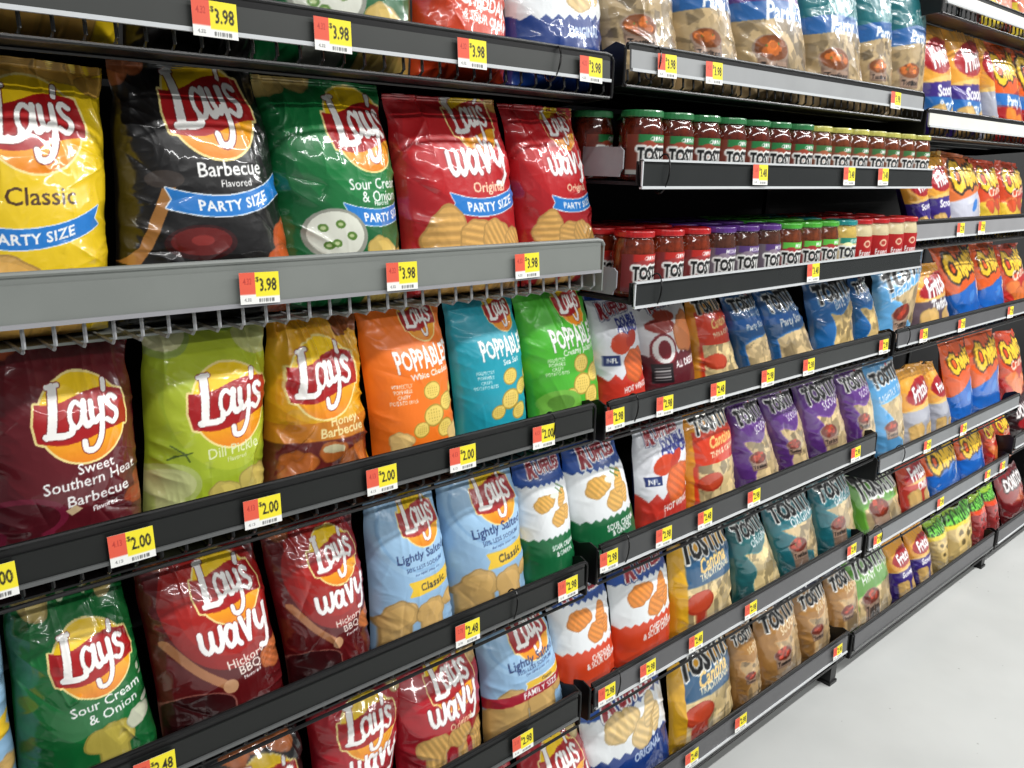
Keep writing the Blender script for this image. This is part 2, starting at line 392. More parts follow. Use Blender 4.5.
def d_pop(a, c, name, name2=None, c2=None):
    h = a.h; a.bg(c); e = a.ellm(.5, .5*h, .6, .5*h); a.put(e < 1, tuple(min(255, int(q*1.05)+4) for q in c))
    a.lays(.68, .865*h, .20)
    m = a.textm('POPPABLES', .60, .61*h, .27, w=.03, sx=.52, rot=.10, track=.0, jit=.1)
    a.put(dilate(m, .006*a.W), tuple(int(q*.8) for q in c)); a.put(m, WHT)
    a.text(name, .66, .495*h, .085, WHT, w=.015, rot=.1)
    if name2: a.text(name2, .7, .46*h, .085, WHT, w=.015, rot=.1)
    for i, t in enumerate(('PERFECTLY', 'POPPABLE', 'CRISPY', 'POTATO BITES')): a.text(t, .28, (.42-.038*i)*h, .05, WHT, w=.008, sx=.85, rot=.06)
    for x, y, r in ((.62, .37*h, .115), (.82, .27*h, .12), (.60, .19*h, .14), (.95, .36*h, .08), (.42, .1*h, .1), (.74, .08*h, .12)):
        a.ell(x, y, r, r*.78, (176, 146, 50), rot=.3); a.ell(x, y, r*.88, r*.66, (236, 208, 104), rot=.3)
        for i in range(-2, 3):
            for j in range(-2, 3):
                if i*i+j*j < 6: a.ell(x+i*r*.25, y+j*r*.2, r*.06, r*.05, (190, 156, 60))
    if c2: a.ell(.3, .05*h, .26, .13, c2); a.ell(.3, .05*h, .16, .08, tuple(int(q*.8) for q in c2))
def d_pop_orange(a): d_pop(a, (232, 112, 22), 'White Cheddar'); a.chips([(.2, .04*a.h, .12), (.9, .03*a.h, .14)], c=(226, 190, 120))
def d_pop_teal(a): d_pop(a, (22, 148, 168), 'Sea Salt')
def d_pop_green(a): d_pop(a, (70, 172, 42), 'Creamy Jalapeno', None, (120, 190, 70))
def d_green(a):
    h = a.h; a.bg((12, 92, 42)); e = a.ellm(.55, .5*h, .52, .42*h); a.put(e < 1, (16, 108, 50))
    a.chips([(.16, .90*h, .20, dict(rot=-.9)), (.62, .975*h, .14), (.8, .93*h, .13, dict(rot=1.2))], c=(190, 170, 104)); a.ell(.44, .9*h, .035, .05, (196, 208, 172)); a.ell(.42, .87*h, .03, .03, (196, 208, 172)); a.ell(.62, .9*h, .02, .03, (196, 208, 172))
    a.lays(.57, .555*h, .31); a.text('Sour Cream', .62, .31*h, .12, WHT, w=.008, rot=.14); a.text('& Onion', .66, .235*h, .12, WHT, w=.008, rot=.14)
    a.ell(.96, .35*h, .03, .02, (200, 208, 180)); a.ell(.93, .40*h, .02, .03, (200, 208, 180)); a.chips([(.6, .07*h, .2), (.85, .12*h, .12, dict(c=(196, 200, 176)))], c=(176, 160, 70)); a.ell(.95, .18*h, .05, .03, (196, 200, 180))
def d_hick(a):
    h = a.h; a.bg((92, 14, 18)); e = a.ellm(.55, .62*h, .47, .4*h); a.put(e < 1, (150, 24, 22)); a.put(e < .6, (168, 30, 24))
    a.chips([(.14, .93*h, .15, dict(rot=.4)), (.05, .97*h, .1)], c=(172, 96, 52), ridged=True); a.lays(.62, .705*h, .265); a.wavy(.62, .40*h, .62)
    a.text('Hickory', .64, .265*h, .105, (246, 232, 222), w=.006, rot=.14); a.text('BBQ', .66, .205*h, .105, (246, 232, 222), w=.006, rot=.14); a.text('Flavored', .67, .15*h, .045, WHT, rot=.14)
    m = a.strokem([[(.08, .42*h), (.26, .25*h), (.46, .12*h)]], .07); a.put(m, (180, 120, 80)); a.ell(.48, .11*h, .06, .06, (206, 156, 116))
    a.ell(.25, .0*h, .26, .13, (150, 90, 80)); a.ell(.25, .0*h, .245, .12, (56, 10, 14)); a.chips([(.92, .2*h, .16, dict(rot=.3))], c=(196, 106, 58), ridged=True, asp=.8)
def d_light(a, fam=False):
    h = a.h; a.bg((148, 186, 220)); e = a.ellm(.55, .7*h, .55, .36*h); a.put(e < 1, (160, 198, 230)); a.put((e < .8) & (e > .7), (140, 182, 220))
    a.chips([(.75, .985*h, .12), (.95, .97*h, .09)], c=(206, 176, 110)); a.lays(.60, .745*h, .27)
    a.text('Lightly Salted', .55, .515*h, .135, (28, 52, 110), w=.018, sx=.95, rot=.10); a.text('50% LESS SODIUM', .57, .425*h, .066, (40, 66, 120), w=.01, rot=.1)
    a.text('than regular potato chips', .6, .375*h, .036, (60, 86, 140), rot=.1)
    if fam: a.ribbon(.7, .2*h, .6, .07, c=(236, 190, 50), t='Classic', tc=(60, 40, 30), arc=.1); a.rect(0, .06*h, 1, .145*h, (168, 28, 50)); a.text('FAMILY SIZE', .6, .10*h, .075, WHT, w=.02)
    else: a.ribbon(.66, .27*h, .66, .15, c=(238, 196, 48), t='Classic', tc=(40, 40, 40), arc=.2, size=.12, edge=(238, 196, 48))
    a.chips([(.22, .08*h, .22, dict(rot=.4)), (.6, .06*h, .2), (.88, .1*h, .12)], c=(206, 168, 104), asp=.75)
def d_light_fam(a):
    d_light(a, True); h = a.h; a.ribbon(.7, .255*h, .6, .07, c=(236, 190, 50), t='Classic', tc=(60, 40, 30), arc=.1); a.put(np.abs(a.y-.15*h-.05*(a.x-.5)) < .05*h, (168, 28, 50)); a.text('FAMILY SIZE', .6, .155*h, .09, WHT, w=.02, rot=.05)
def d_lays_red(a):
    h = a.h; a.bg((150, 22, 36)); e = a.ellm(.5, .6*h, .5, .4*h); a.put(e < 1, (172, 28, 40))
    a.chips([(.9, .95*h, .2, dict(rot=1.3)), (.1, .95*h, .16)], c=(214, 190, 130), ridged=True); a.lays(.52, .60*h, .30); a.wavy(.6, .27*h, .6)
def d_wavy(a):
    h = a.h; a.bg((158, 24, 38)); e = a.ellm(.5, .6*h, .5, .42*h); a.put(e < 1, (178, 30, 42))
    a.chips([(.92, .97*h, .18, dict(rot=1.3)), (.1, .97*h, .12)], c=(206, 170, 110), ridged=True); a.lays(.60, .70*h, .255); a.wavy(.58, .40*h, .60); a.text('Original', .62, .27*h, .09, (240, 200, 160), rot=.12)
    a.chips([(.3, .1*h, .18), (.6, .12*h, .16), (.88, .06*h, .14)], c=(214, 170, 100), ridged=True)
def d_dark(a):
    h = a.h; a.bg((18, 14, 14)); a.chips([(.5, .85*h, .16), (.3, .77*h, .14), (.75, .8*h, .13)], c=(196, 110, 52)); a.lays(.55, .5*h, .28); a.chips([(.15, .95*h, .1)], c=(150, 80, 40))
# ---- ridged chips family
def ruf_logo(a, cx, cy, size, rot=.12):
    m = a.textm('UFFLES', cx+.42*size, cy+.06*size, size, w=.045, sx=.86, shear=.18, rot=rot, track=-.01) | a.textm('R', cx-1.36*size, cy-.16*size, size*1.45, w=.05, shear=.18, rot=rot, sx=.8)
    a.put(dilate(m, .10*size*a.W), (22, 30, 84)); a.put(dilate(m, .075*size*a.W), (246, 246, 246)); a.put(m, (150, 22, 38))
def d_ruf(a, bot, lines, chipc=(222, 170, 84), top=(20, 66, 140), lc=WHT):
    h = a.h; a.bg((232, 236, 238)); a.put(a.y > a.zig(.70*h, .06), top); a.put(a.y < a.zig(.26*h, .06), bot)
    a.ell(.5, .78*h, .7, .05*h, tuple(min(255, int(q*1.1)+6) for q in top), rot=.15)
    a.put(a.y < a.zig(.26*h, .06), bot)
    ruf_logo(a, .52, .835*h, .20)
    a.chips([(.34, .55*h, .21, dict(rot=.3)), (.62, .42*h, .23, dict(rot=.5)), (.70, .57*h, .15, dict(rot=1.1)), (.78, .44*h, .12, dict(rot=1.3))], c=chipc, ridged=True, asp=.55)
    for i, t in enumerate(lines): a.text(t, .62, (.175-.062*i)*h, .105, lc, w=.03, sx=.78, rot=.09)
def d_ruf_sco(a):
    d_ruf(a, (16, 104, 58), ('SOUR CREAM', '& ONION')); a.ell(.55, .60*a.h, .1, .04, (226, 232, 220)); m = a.strokem([[(.6, .66*a.h), (.72, .6*a.h)], [(.62, .69*a.h), (.78, .64*a.h)]], .02); a.put(m, (60, 110, 50))
def d_ruf_ched(a): d_ruf(a, (214, 66, 28), ('CHEDDAR', '& SOUR CREAM'), chipc=(226, 138, 54))
def d_ruf_orig(a): d_ruf(a, (20, 58, 132), ('ORIGINAL',), chipc=(222, 190, 128), lc=(200, 214, 236))
def d_ruf_ched_top(a): d_ruf_ched(a); a.rect(0, .0, 1, .36*a.h, (214, 66, 28)); a.text('CHEDDAR', .58, .27*a.h, .17, WHT, w=.03, sx=.75, rot=-.14); a.text('& SOUR CREAM', .6, .165*a.h, .11, WHT, w=.03, sx=.75, rot=-.14)
def d_double(a, c=(206, 52, 34), t='HOT WINGS'):
    h = a.h; a.bg((228, 230, 236)); a.put(a.y > .93*h, (20, 60, 140)); ruf_logo(a, .46, .855*h, .19)
    a.text('DOUBLE', .62, .735*h, .165, (26, 40, 140), w=.05, sx=.78, rot=.12); a.text('CRUNCH', .62, .655*h, .165, (26, 40, 140), w=.05, sx=.78, rot=.12)
    a.put(a.y < a.zig(.2*h, .05, 5, .05), c); a.ell(.38, .52*h, .2, .1*h, (206, 66, 30), rot=.3); a.ell(.6, .56*h, .16, .06*h, (186, 50, 26), rot=.6)
    a.chips([(.64, .30*h, .30, dict(rot=.5))], c=(224, 104, 44), ridged=True, asp=.8); a.rect(.06, .31*h, .3, .41*h, (30, 50, 110)); a.text('NFL', .18, .36*h, .09, WHT, w=.02)
    a.text(t, .6, .07*h, .12, WHT, w=.03, sx=.8, rot=.1)
def d_double2(a): d_double(a, (196, 48, 34))
def d_dressed(a):
    h = a.h; a.bg((224, 222, 224)); a.put(a.y > a.zig(.86*h, .05), (40, 26, 60)); ruf_logo(a, .5, .93*h, .19); a.put(a.y < a.zig(.36*h, .06), (92, 18, 30))
    a.ell(.3, .66*h, .24, .08*h, (150, 44, 34)); a.ell(.4, .76*h, .2, .06*h, (172, 70, 50)); a.chips([(.74, .56*h, .3, dict(rot=.5))], c=(224, 138, 84), asp=.75); a.ell(.26, .40*h, .2, .2, (130, 24, 36)); a.ell(.26, .40*h, .17, .17, (234, 230, 228)); a.ell(.26, .40*h, .1, .12, (120, 20, 34))
    a.text('ALL DRESSED', .68, .24*h, .12, WHT, w=.03, sx=.72, rot=.08); a.rect(.06, .02*h, .36, .24*h, (26, 20, 24))
    for i in range(5): a.rect(.1, (.05+.035*i)*h, .32, (.06+.035*i)*h, (190, 186, 186))
# ---- tortilla family
def d_tos(a, c, sub, base=(212, 186, 138), sc=(236, 236, 236), jar=(178, 58, 34), band=None, wshape=0):
    h = a.h; a.bg(c); e = a.ellm(.4, .5*h, .6, .4*h, .5); a.put(e < 1, tuple(min(255, int(q*1.08)+4) for q in c))
    top = tuple(int(q*.62) for q in c); a.put(a.y > .93*h, top)
    if wshape == 1: w = a.polym([(.15, .50*h), (1, .56*h), (1, 0), (.75, 0), (.48, .12*h), (.42, .32*h)])
    elif wshape == 2: w = (a.y < .36*h+.04*h*np.sin(a.x*6)+.3*h*(a.x-.6)) & (a.x > .12)
    else: w = (a.y < .50*h+.06*h*np.sin(a.x*9)+.25*h*(a.x-.6)) & (a.x > .24+.1*np.sin(a.y*8))
    a.put(dilate(w, .02*a.W), tuple(min(255, int(q*1.2)+24) for q in c)); a.window(w, base)
    a.tost(.66, .80*h, .27, .10); a.text(sub, .66, .62*h, .15, sc, w=.012, sx=.85, rot=.16, track=.05)
    if jar: a.jarpic(.38, .22*h, .20, jar)
    if band: a.put((np.abs(a.y-.50*h-.05*h*np.sin(a.x*3)) < .065*h), (36, 100, 176)); a.text('Party Size', .52, .50*h, .15, WHT, w=.025, shear=.2, rot=.08)
def d_scoops(a): d_tos(a, (84, 44, 116), 'SCOOPS!')
def d_tan(a): d_tos(a, (150, 108, 56), 'SCOOPS!', base=(196, 164, 118), sc=(240, 226, 190)); a.put((a.y > .90*a.h), (34, 38, 60))
def d_orig(a): d_tos(a, (22, 92, 102), 'ORIGINAL', wshape=1)
def d_orig2(a): d_tos(a, (30, 88, 92), 'ORIGINAL', wshape=0, jar=None, base=(220, 196, 140))
def d_hint(a): d_tos(a, (78, 136, 40), 'HINT OF LIME', wshape=2, jar=(176, 60, 34))
def d_lightly(a): d_tos(a, (84, 148, 196), 'LIGHTLY SALTED', wshape=1)
def d_bites(a): d_tos(a, (24, 88, 148), 'BITE SIZE', wshape=0, jar=None, base=(214, 184, 122))
def d_biteparty(a): d_tos(a, (26, 80, 134), 'BITE SIZE', wshape=2, jar=None, band=1)
def d_scoopparty(a, c=(78, 44, 110)):
    h = a.h; d_tos(a, c, 'SCOOPS!', wshape=2, jar=None); a.window(a.y < .42*h, (180, 156, 116), n=90, r=.09); a.jarpic(.30, .19*h, .21, (206, 110, 44))
    a.put((np.abs(a.y-.42*h-.04*h*np.sin(a.x*3)) < .06*h), (38, 96, 160)); a.text('Party Size', .66, .435*h, .20, WHT, w=.03, shear=.2, rot=-.05)
def d_origparty(a): 
    d_scoopparty(a, (26, 98, 104)); h = a.h; a.text('ORIGINAL', .6, .56*h, .15, (150, 190, 190), w=.01, rot=-.05); a.text('RESTAURANT STYLE', .62, .515*h, .05, (150, 190, 190), rot=-.1)
def d_multiparty(a): d_scoopparty(a, (104, 40, 52))
def d_cantina(a, c, lab, name, top=(226, 150, 40)):
    h = a.h; a.bg(top); a.rect(0, 0, 1, .33*h, c if lab else top); a.put((a.y < .72*h) & (a.y > .33*h) & (a.x > .08), c)
    w = (a.y < .34*h) & (a.x > .12); a.window(w, (222, 196, 142)); a.tost(.66, .81*h, .26, .08)
    a.text('Cantina', .58, .60*h, .19, (240, 200, 120), w=.03, shear=.3, sx=.85, rot=.12); a.text(name, .6, .47*h, .105, (240, 226, 190), w=.02, sx=.8, rot=.12)
    a.ell(.32, .14*h, .22, .12, (170, 50, 28)); a.ell(.32, .15*h, .2, .1, (196, 70, 40)); a.put((a.x < .07), top)
def d_cant_red(a): d_cantina(a, (212, 60, 30), 1, 'THIN & CRISPY')
def d_cant_blue(a): d_cantina(a, (36, 84, 122), 0, 'TRADITIONAL', (228, 164, 34)); a.rect(0, 0, .14, a.h, (222, 168, 36))
# ---- corn snacks
def d_fritos(a, body=(232, 164, 60), band=(60, 40, 130), party=0, sub='Scoops!'):
    h = a.h; a.bg(body); a.ell(.55, .62*h, .46, .17*h, (166, 24, 36), rot=.2); m = a.textm('Fritos', .55, .63*h, .34, w=.035, sx=.75, shear=.15, rot=.2)
    a.put(dilate(m, .014*a.W), (110, 14, 30)); a.put(m, WHT); a.put(dilate(a.ellm(.5, .35*h, .5, .06*h, .1) < 1, 1), (240, 196, 110))
    a.put(a.y < .36*h+.05*h*(a.x-.5), band); a.text(sub, .58, .28*h, .2, WHT, w=.04, shear=.15, rot=.06)
    if party: a.put(np.abs(a.y-.13*h) < .07*h, (36, 110, 186)); a.text('Party Size', .6, .13*h, .17, WHT, w=.03, shear=.2)
    a.chips([(.3, .03*h, .2), (.75, .02*h, .16)], c=(220, 180, 110))
def d_fritos_p(a): d_fritos(a, party=1)
def d_fritos_t(a): d_fritos(a, band=(96, 80, 90), sub='Twists')
def d_fritos_w(a): d_fritos(a, band=(176, 178, 190), sub='')
def d_fritos_r(a): d_fritos(a, body=(188, 66, 40), band=(196, 60, 50), sub='Chili')
def chee(a, y, s=.34, c=(248, 200, 50), x=.56):
    m = a.textm('Cheetos', x, y, s*1.25, w=.05, sx=.66, rot=.22, shear=.1, jit=.1); a.put(dilate(m, .03*a.W), (30, 18, 14)); a.put(m, c)
def d_chee(a, body=(226, 92, 28), low=(30, 104, 196), party=0):
    h = a.h; a.bg(body); a.put(a.y < .38*h+.3*h*(a.x-.5), low); chee(a, .74*h)
    a.ell(.82, .34*h, .16, .05*h, (226, 222, 214), rot=1.2); a.chips([(.35, .12*h, .16), (.6, .06*h, .14)], c=(236, 132, 40)) if low[2] < 150 else a.ell(.55, .22*h, .12, .06*h, (60, 130, 214), rot=.6)
    if party: a.put(np.abs(a.y-.30*h) < .075*h, (40, 112, 190)); a.text('Party Size', .6, .30*h, .17, WHT, w=.03, shear=.2)
def d_chee_p(a): d_chee(a, low=(168, 30, 34), party=1)
def d_chee_w(a): d_chee(a, body=(222, 116, 56), low=(206, 208, 222))
def d_chee_f(a): 
    d_chee(a, body=(206, 70, 32), low=(190, 40, 36)); a.chips([(.3, .2*a.h, .2), (.7, .15*a.h, .2), (.5, .08*a.h, .2)], c=(226, 120, 60)); a.text('Crunchy', .6, .5*a.h, .2, (240, 220, 200), w=.03, shear=.2, rot=.2)
def d_chee_y(a): 
    d_chee_f(a); h = a.h; a.put(a.y < .3*h+.1*h*(a.x-.5), (226, 190, 60)); a.chips([(.3, .2*h, .15), (.6, .25*h, .15), (.8, .15*h, .15)], c=(206, 80, 40))
def d_fun(a, low=(196, 170, 110)):
    h = a.h; a.bg((60, 120, 40)); a.put(a.y > .85*h, (150, 190, 50)); m = a.textm('FUNYUNS', .52, .76*h, .33, w=.05, sx=.66, rot=.14); a.put(dilate(m, .02*a.W), (16, 40, 18)); a.put(m, (120, 210, 80))
    a.put(a.y < .62*h+.05*h*(a.x-.5), (226, 206, 60)); a.put(a.y < .52*h+.05*h*(a.x-.5), low)
    for x, y, r in ((.35, .36*h, .17), (.65, .28*h, .19), (.4, .12*h, .17), (.75, .44*h, .12), (.8, .08*h, .14)):
        a.ell(x, y, r, r*.8, tuple(min(255, q*1.2) for q in low)); a.ell(x, y, r*.45, r*.33, tuple(q*.6 for q in low))
def d_fun_r(a): d_fun(a, (150, 50, 50)); a.put((a.y < .62*a.h) & (a.y > .5*a.h), (220, 70, 30))
def d_dor(a):
    h = a.h; a.bg((120, 24, 30)); e = a.ellm(.5, .4*h, .5, .3*h); a.put(e < 1, (146, 36, 36)); m = a.textm('DORITOS', .56, .66*h, .26, w=.05, sx=.72, shear=.25, rot=.08); a.put(dilate(m, .02*a.W), (30, 16, 18)); a.put(m, (244, 240, 238))
    a.poly([(.35, .2*h), (.7, .45*h), (.8, .12*h)], (196, 90, 50))
def d_dor2(a):
    h = a.h; a.bg((40, 16, 20)); m = a.textm('DORITOS', .56, .7*h, .26, w=.05, sx=.72, shear=.25); a.put(m, (244, 240, 238)); a.ell(.5, .4*h, .35, .15*h, (160, 26, 34)); a.poly([(.3, .1*h), (.7, .3*h), (.8, .05*h)], (190, 110, 80))
def d_snack(a):
    h = a.h; a.bg((170, 40, 40)); a.rect(0, 0, .35, .3*h, (220, 200, 60)); a.chips([(.6, .15*h, .2), (.3, .25*h, .18), (.8, .3*h, .15)], c=(206, 120, 90))

# ------------------------------------------------------------------ wrinkled film bags
def vnoise(x, y, seed):
    r = np.random.RandomState(seed); L = r.rand(64, 64).astype(np.float32)
    xi = np.floor(x).astype(int); yi = np.floor(y).astype(int); fx = x-xi; fy = y-yi
    fx = fx*fx*(3-2*fx); fy = fy*fy*(3-2*fy); g = lambda i, j: L[i % 64, j % 64]
    return (g(xi, yi)*(1-fx)+g(xi+1, yi)*fx)*(1-fy)+(g(xi, yi+1)*(1-fx)+g(xi+1, yi+1)*fx)*fy
def ridge(n, k=1.): return (1-np.abs(2*n-1))**k
def wrinkles(s, t, asp, seed, amt):
    """height field (metres) of the folds in a filled bag; s across, t up, 0..1"""
    u = 2*s-1; r = np.random.RandomState(seed); o = r.rand(12)*40
    top = np.exp(-(1-t)/.16); bot = np.exp(-t/.10); side = np.clip((np.abs(u)-.45)/.55, 0, 1)**1.3
    fan = s*11*(.55+.45*t)+.9*vnoise(t*4+o[0], s*3+o[1], seed)
    d = top*(.011*ridge(vnoise(fan*1.1+o[2], t*1.2+o[3], seed+1), 1.4)-.004)
    d += bot*(.007*ridge(vnoise(s*13+o[4], t*2+o[5], seed+2), 1.4)-.003)
    d += side*(.008*ridge(vnoise(t*8*asp+1.6*u+o[6], s*2.2+o[7], seed+3), 1.2)-.004)
    edge = np.clip(side+top+.4*bot, 0, 1)
    w1 = vnoise(s*3+o[8], t*3*asp+o[9], seed+4)
    d += .009*(vnoise(s*2.2+o[10], t*2.2*asp+o[11], seed+5)-.5)
    d += .0028*(ridge(vnoise(s*6+w1*3, t*6*asp+w1*2, seed+6), 1.4)-.3)*(.10+.9*edge)
    d += .0012*(ridge(vnoise(s*15+w1*5, t*14*asp-w1*4, seed+7), 1.6)-.3)*(.15+.85*edge)
    # straight creases pulled from the corners and sides
    for k in range(20):
        if r.rand() < .8:
            sd = r.choice((-1, 1)); p0 = (.5+sd*r.uniform(.18, .5), r.choice((r.uniform(.55, 1), r.uniform(0, 1), r.uniform(0, .3))))
        else: sd = 0; p0 = (r.uniform(.2, .8), r.uniform(.1, .95))
        tgt = (.5+r.uniform(-.25, .25), p0[1]+r.uniform(-.45, .45)); dx, dy = tgt[0]-p0[0], (tgt[1]-p0[1])*asp
        L = math.hypot(dx, dy)+1e-6; dx /= L; dy /= L; ln = r.uniform(.10, .30)*(1 if sd else .6)
        X = s-p0[0]; Y = (t-p0[1])*asp; al = X*dx+Y*dy; pr = -X*dy+Y*dx+.10*al*al*r.uniform(-3, 3)
        env = np.clip(1-np.abs(al/ln), 0, 1)**.7; w = r.uniform(.018, .04)
        d += r.uniform(.0016, .0042)*r.choice((1, 1, -1))*env*np.exp(-np.abs(pr)/w)
    return d*amt
ROWS = dict(A1=(.140, .172), A2=(-.184, -.140), A3=(-.484, -.446), A4=(-.811, -.772), A5=(-1.112, -1.067), A6=(-1.45, -1.405),
            B1=(.163, .196), B4=(-.490, -.450), B5=(-.797, -.750), B6=(-1.115, -1.068), B7=(-1.458, -1.405),
            C0=(.437, .467), C1=(.125, .159), C2=(-.182, -.140), C3=(-.488, -.449), C4=(-.872, -.835), C5=(-1.128, -1.085), C6=(-1.478, -1.425), D6=(-1.478, -1.425))
YF = 1.062
N_BAG = [0]
def bag(design, row, uL, uR, tl, tr, T, label, group=None, amt=1., m='foil', lean=.03, yoff=0., zoff=0., res=1., asp=None, art0=None):
    N_BAG[0] += 1; seed = 11+7*N_BAG[0]
    zc, zt = ROWS[row]; zc += CZ; zt += CZ; z0 = zc-(.022 if row != 'A2' else .031)+zoff
    yc = YF+.3*T+yoff
    XL, XR = x_at(uL, yc, zt), x_at(uR, yc, zt)
    L = on_plane(*tl, yc+lean*.5); Rr = on_plane(*tr, yc+lean*.5)
    def down(top, X):
        k = (top[2]-z0)/(top[2]-zt) if top[2]-zt > .05 else 1.
        return top[0]+(X-top[0])*min(k, 1.4)
    bl = np.array([down(L, XL), 0, z0]); br = np.array([down(Rr, XR), 0, z0])
    W = math.hypot(Rr[0]-L[0], 0)*.5+(br[0]-bl[0])*.5; H = (L[2]+Rr[2])/2-z0
    p = [seen((q[0], yc, q[2])) for q in (bl, br, Rr, L)]
    wpx = max(20, (p[1][0]-p[0][0]+p[2][0]-p[3][0])/2); hpx = abs((p[0][1]+p[1][1]-p[2][1]-p[3][1])/2)
    nu = int(min(230, max(40, wpx*1.45*res))); nv = int(min(300, max(50, hpx*1.15*res)))
    a = Art(int(nu*2), (asp or H/W)*(1-.85*(zt+.008-z0)/H), seed); design(a)
    # sample the artwork on the grid with a small box filter
    P = a.a.shape[0]; A = a.a
    A = (A+np.roll(A, 1, 0)+np.roll(A, 1, 1)+np.roll(np.roll(A, 1, 0), 1, 1))/4
    t0 = .85*(zt+.008-z0)/H if art0 is None else art0
    ii = np.clip((np.clip((np.linspace(0, 1, nv)-t0)/(1-t0), 0, 1)*P).astype(int), 1, P-1); jj = np.clip((np.linspace(0, 1, nu)*a.W).astype(int), 1, a.W-1)
    col = lin(A[ii][:, jj]).reshape(-1, 3)
    s, t = np.meshgrid(np.linspace(0, 1, nu), np.linspace(0, 1, nv))
    def surf(s, t, side):
        u = 2*s-1
        lens = (1-np.abs(u)**2.5)**.62
        seal = .035
        ptop = np.clip((1-seal-t)/.34, 0, 1); ptop = np.sin(ptop*PI/2)**.8
        pbot = np.clip((t+.012)/.13, 0, 1)**.55
        th = T/2*lens*ptop*pbot*(.86+.14*np.cos((t-.35)*3))
        rs = np.random.RandomState(seed+50); tw = rs.uniform(-.012, .012, 4)
        edge = 1-.035*np.sin(PI*np.clip(t*1.05, 0, 1))**2-.05*np.exp(-((t-.86)/.07)**2)
        xw = .5+(s-.5)*edge+.012*np.sign(u)*np.abs(u)**3*(vnoise(t*7, s*2, seed+9)-.5)
        X = (bl[0]*(1-xw)+br[0]*xw)*(1-t)+(L[0]*(1-xw)+Rr[0]*xw)*t
        Z = z0+((L[2]*(1-xw)+Rr[2]*xw)-z0)*t
        Z = Z-.006*np.clip(t-.9, 0, 1)*10*(1-np.abs(u)**2)*0
        ym = YF+T/2+yoff+lean*t**1.5
        wr = wrinkles(s, t, H/W, seed, amt)*(T/.10)**.5
        if side < 0:
            fade = np.clip((1-np.abs(u))/.06, 0, 1)*np.clip(t/.02, 0, 1)
            Y = ym-th-wr*fade+.006*np.sin(s*9+tw[0]*300)*np.clip((t-.93)/.07, 0, 1)
            X = X+(tw[1]*(t-.5)*lens)
        else: Y = ym+th*.9+.006*np.sin(s*9+tw[0]*300)*np.clip((t-.93)/.07, 0, 1)
        # the film thins out where both sheets meet
        return np.stack([X, Y, Z], -1)
    V = surf(s, t, -1).reshape(-1, 3)
    # crimped teeth of the top seal
    if wpx > 60:
        k = (t.reshape(-1) > 1-.03); V[k, 1] += .0012*np.sign(np.sin(t.reshape(-1)[k]*900))
    V[:, 1] = np.maximum(V[:, 1], 1.050+yoff)
    def quads(nu, nv, off, flip):
        i = np.arange(nv-1)[:, None]*nu+np.arange(nu-1)[None]; i = i.reshape(-1)+off
        q = np.stack([i, i+1, i+nu+1, i+nu], 1); return q[:, ::-1] if flip else q
    bu, bv = 14, 18
    s2, t2 = np.meshgrid(np.linspace(0, 1, bu), np.linspace(0, 1, bv)); V2 = surf(s2, t2, 1).reshape(-1, 3)
    back = np.tile(col.reshape(nv, nu, 3)[nv//2, nu//8], (len(V2), 1))
    V2[:, 1] = np.minimum(V2[:, 1], 1.47+yoff)
    Q = np.concatenate([quads(nu, nv, 0, False), quads(bu, bv, len(V), True)]); VV = np.concatenate([V, V2]); CC = np.concatenate([col, back])
    org = np.array([(bl[0]+br[0])/2, YF+T/2+yoff, z0]); VV = VV-org
    me = bpy.data.meshes.new('chip_bag')
    me.vertices.add(len(VV)); me.vertices.foreach_set('co', VV.astype(np.float32).ravel())
    me.loops.add(len(Q)*4); me.loops.foreach_set('vertex_index', Q.astype(np.int32).ravel())
    me.polygons.add(len(Q)); me.polygons.foreach_set('loop_start', (np.arange(len(Q))*4).astype(np.int32))
    me.polygons.foreach_set('use_smooth', np.ones(len(Q), bool)); me.update(calc_edges=True)
    at = me.color_attributes.new('print', 'FLOAT_COLOR', 'POINT')
    at.data.foreach_set('color', np.concatenate([CC, np.ones((len(CC), 1))], 1).astype(np.float32).ravel())
    me.materials.append(M[m])
    o = link('chip_bag', me); o.location = org
    tag(o, label, 'chip bag', group)
    return o

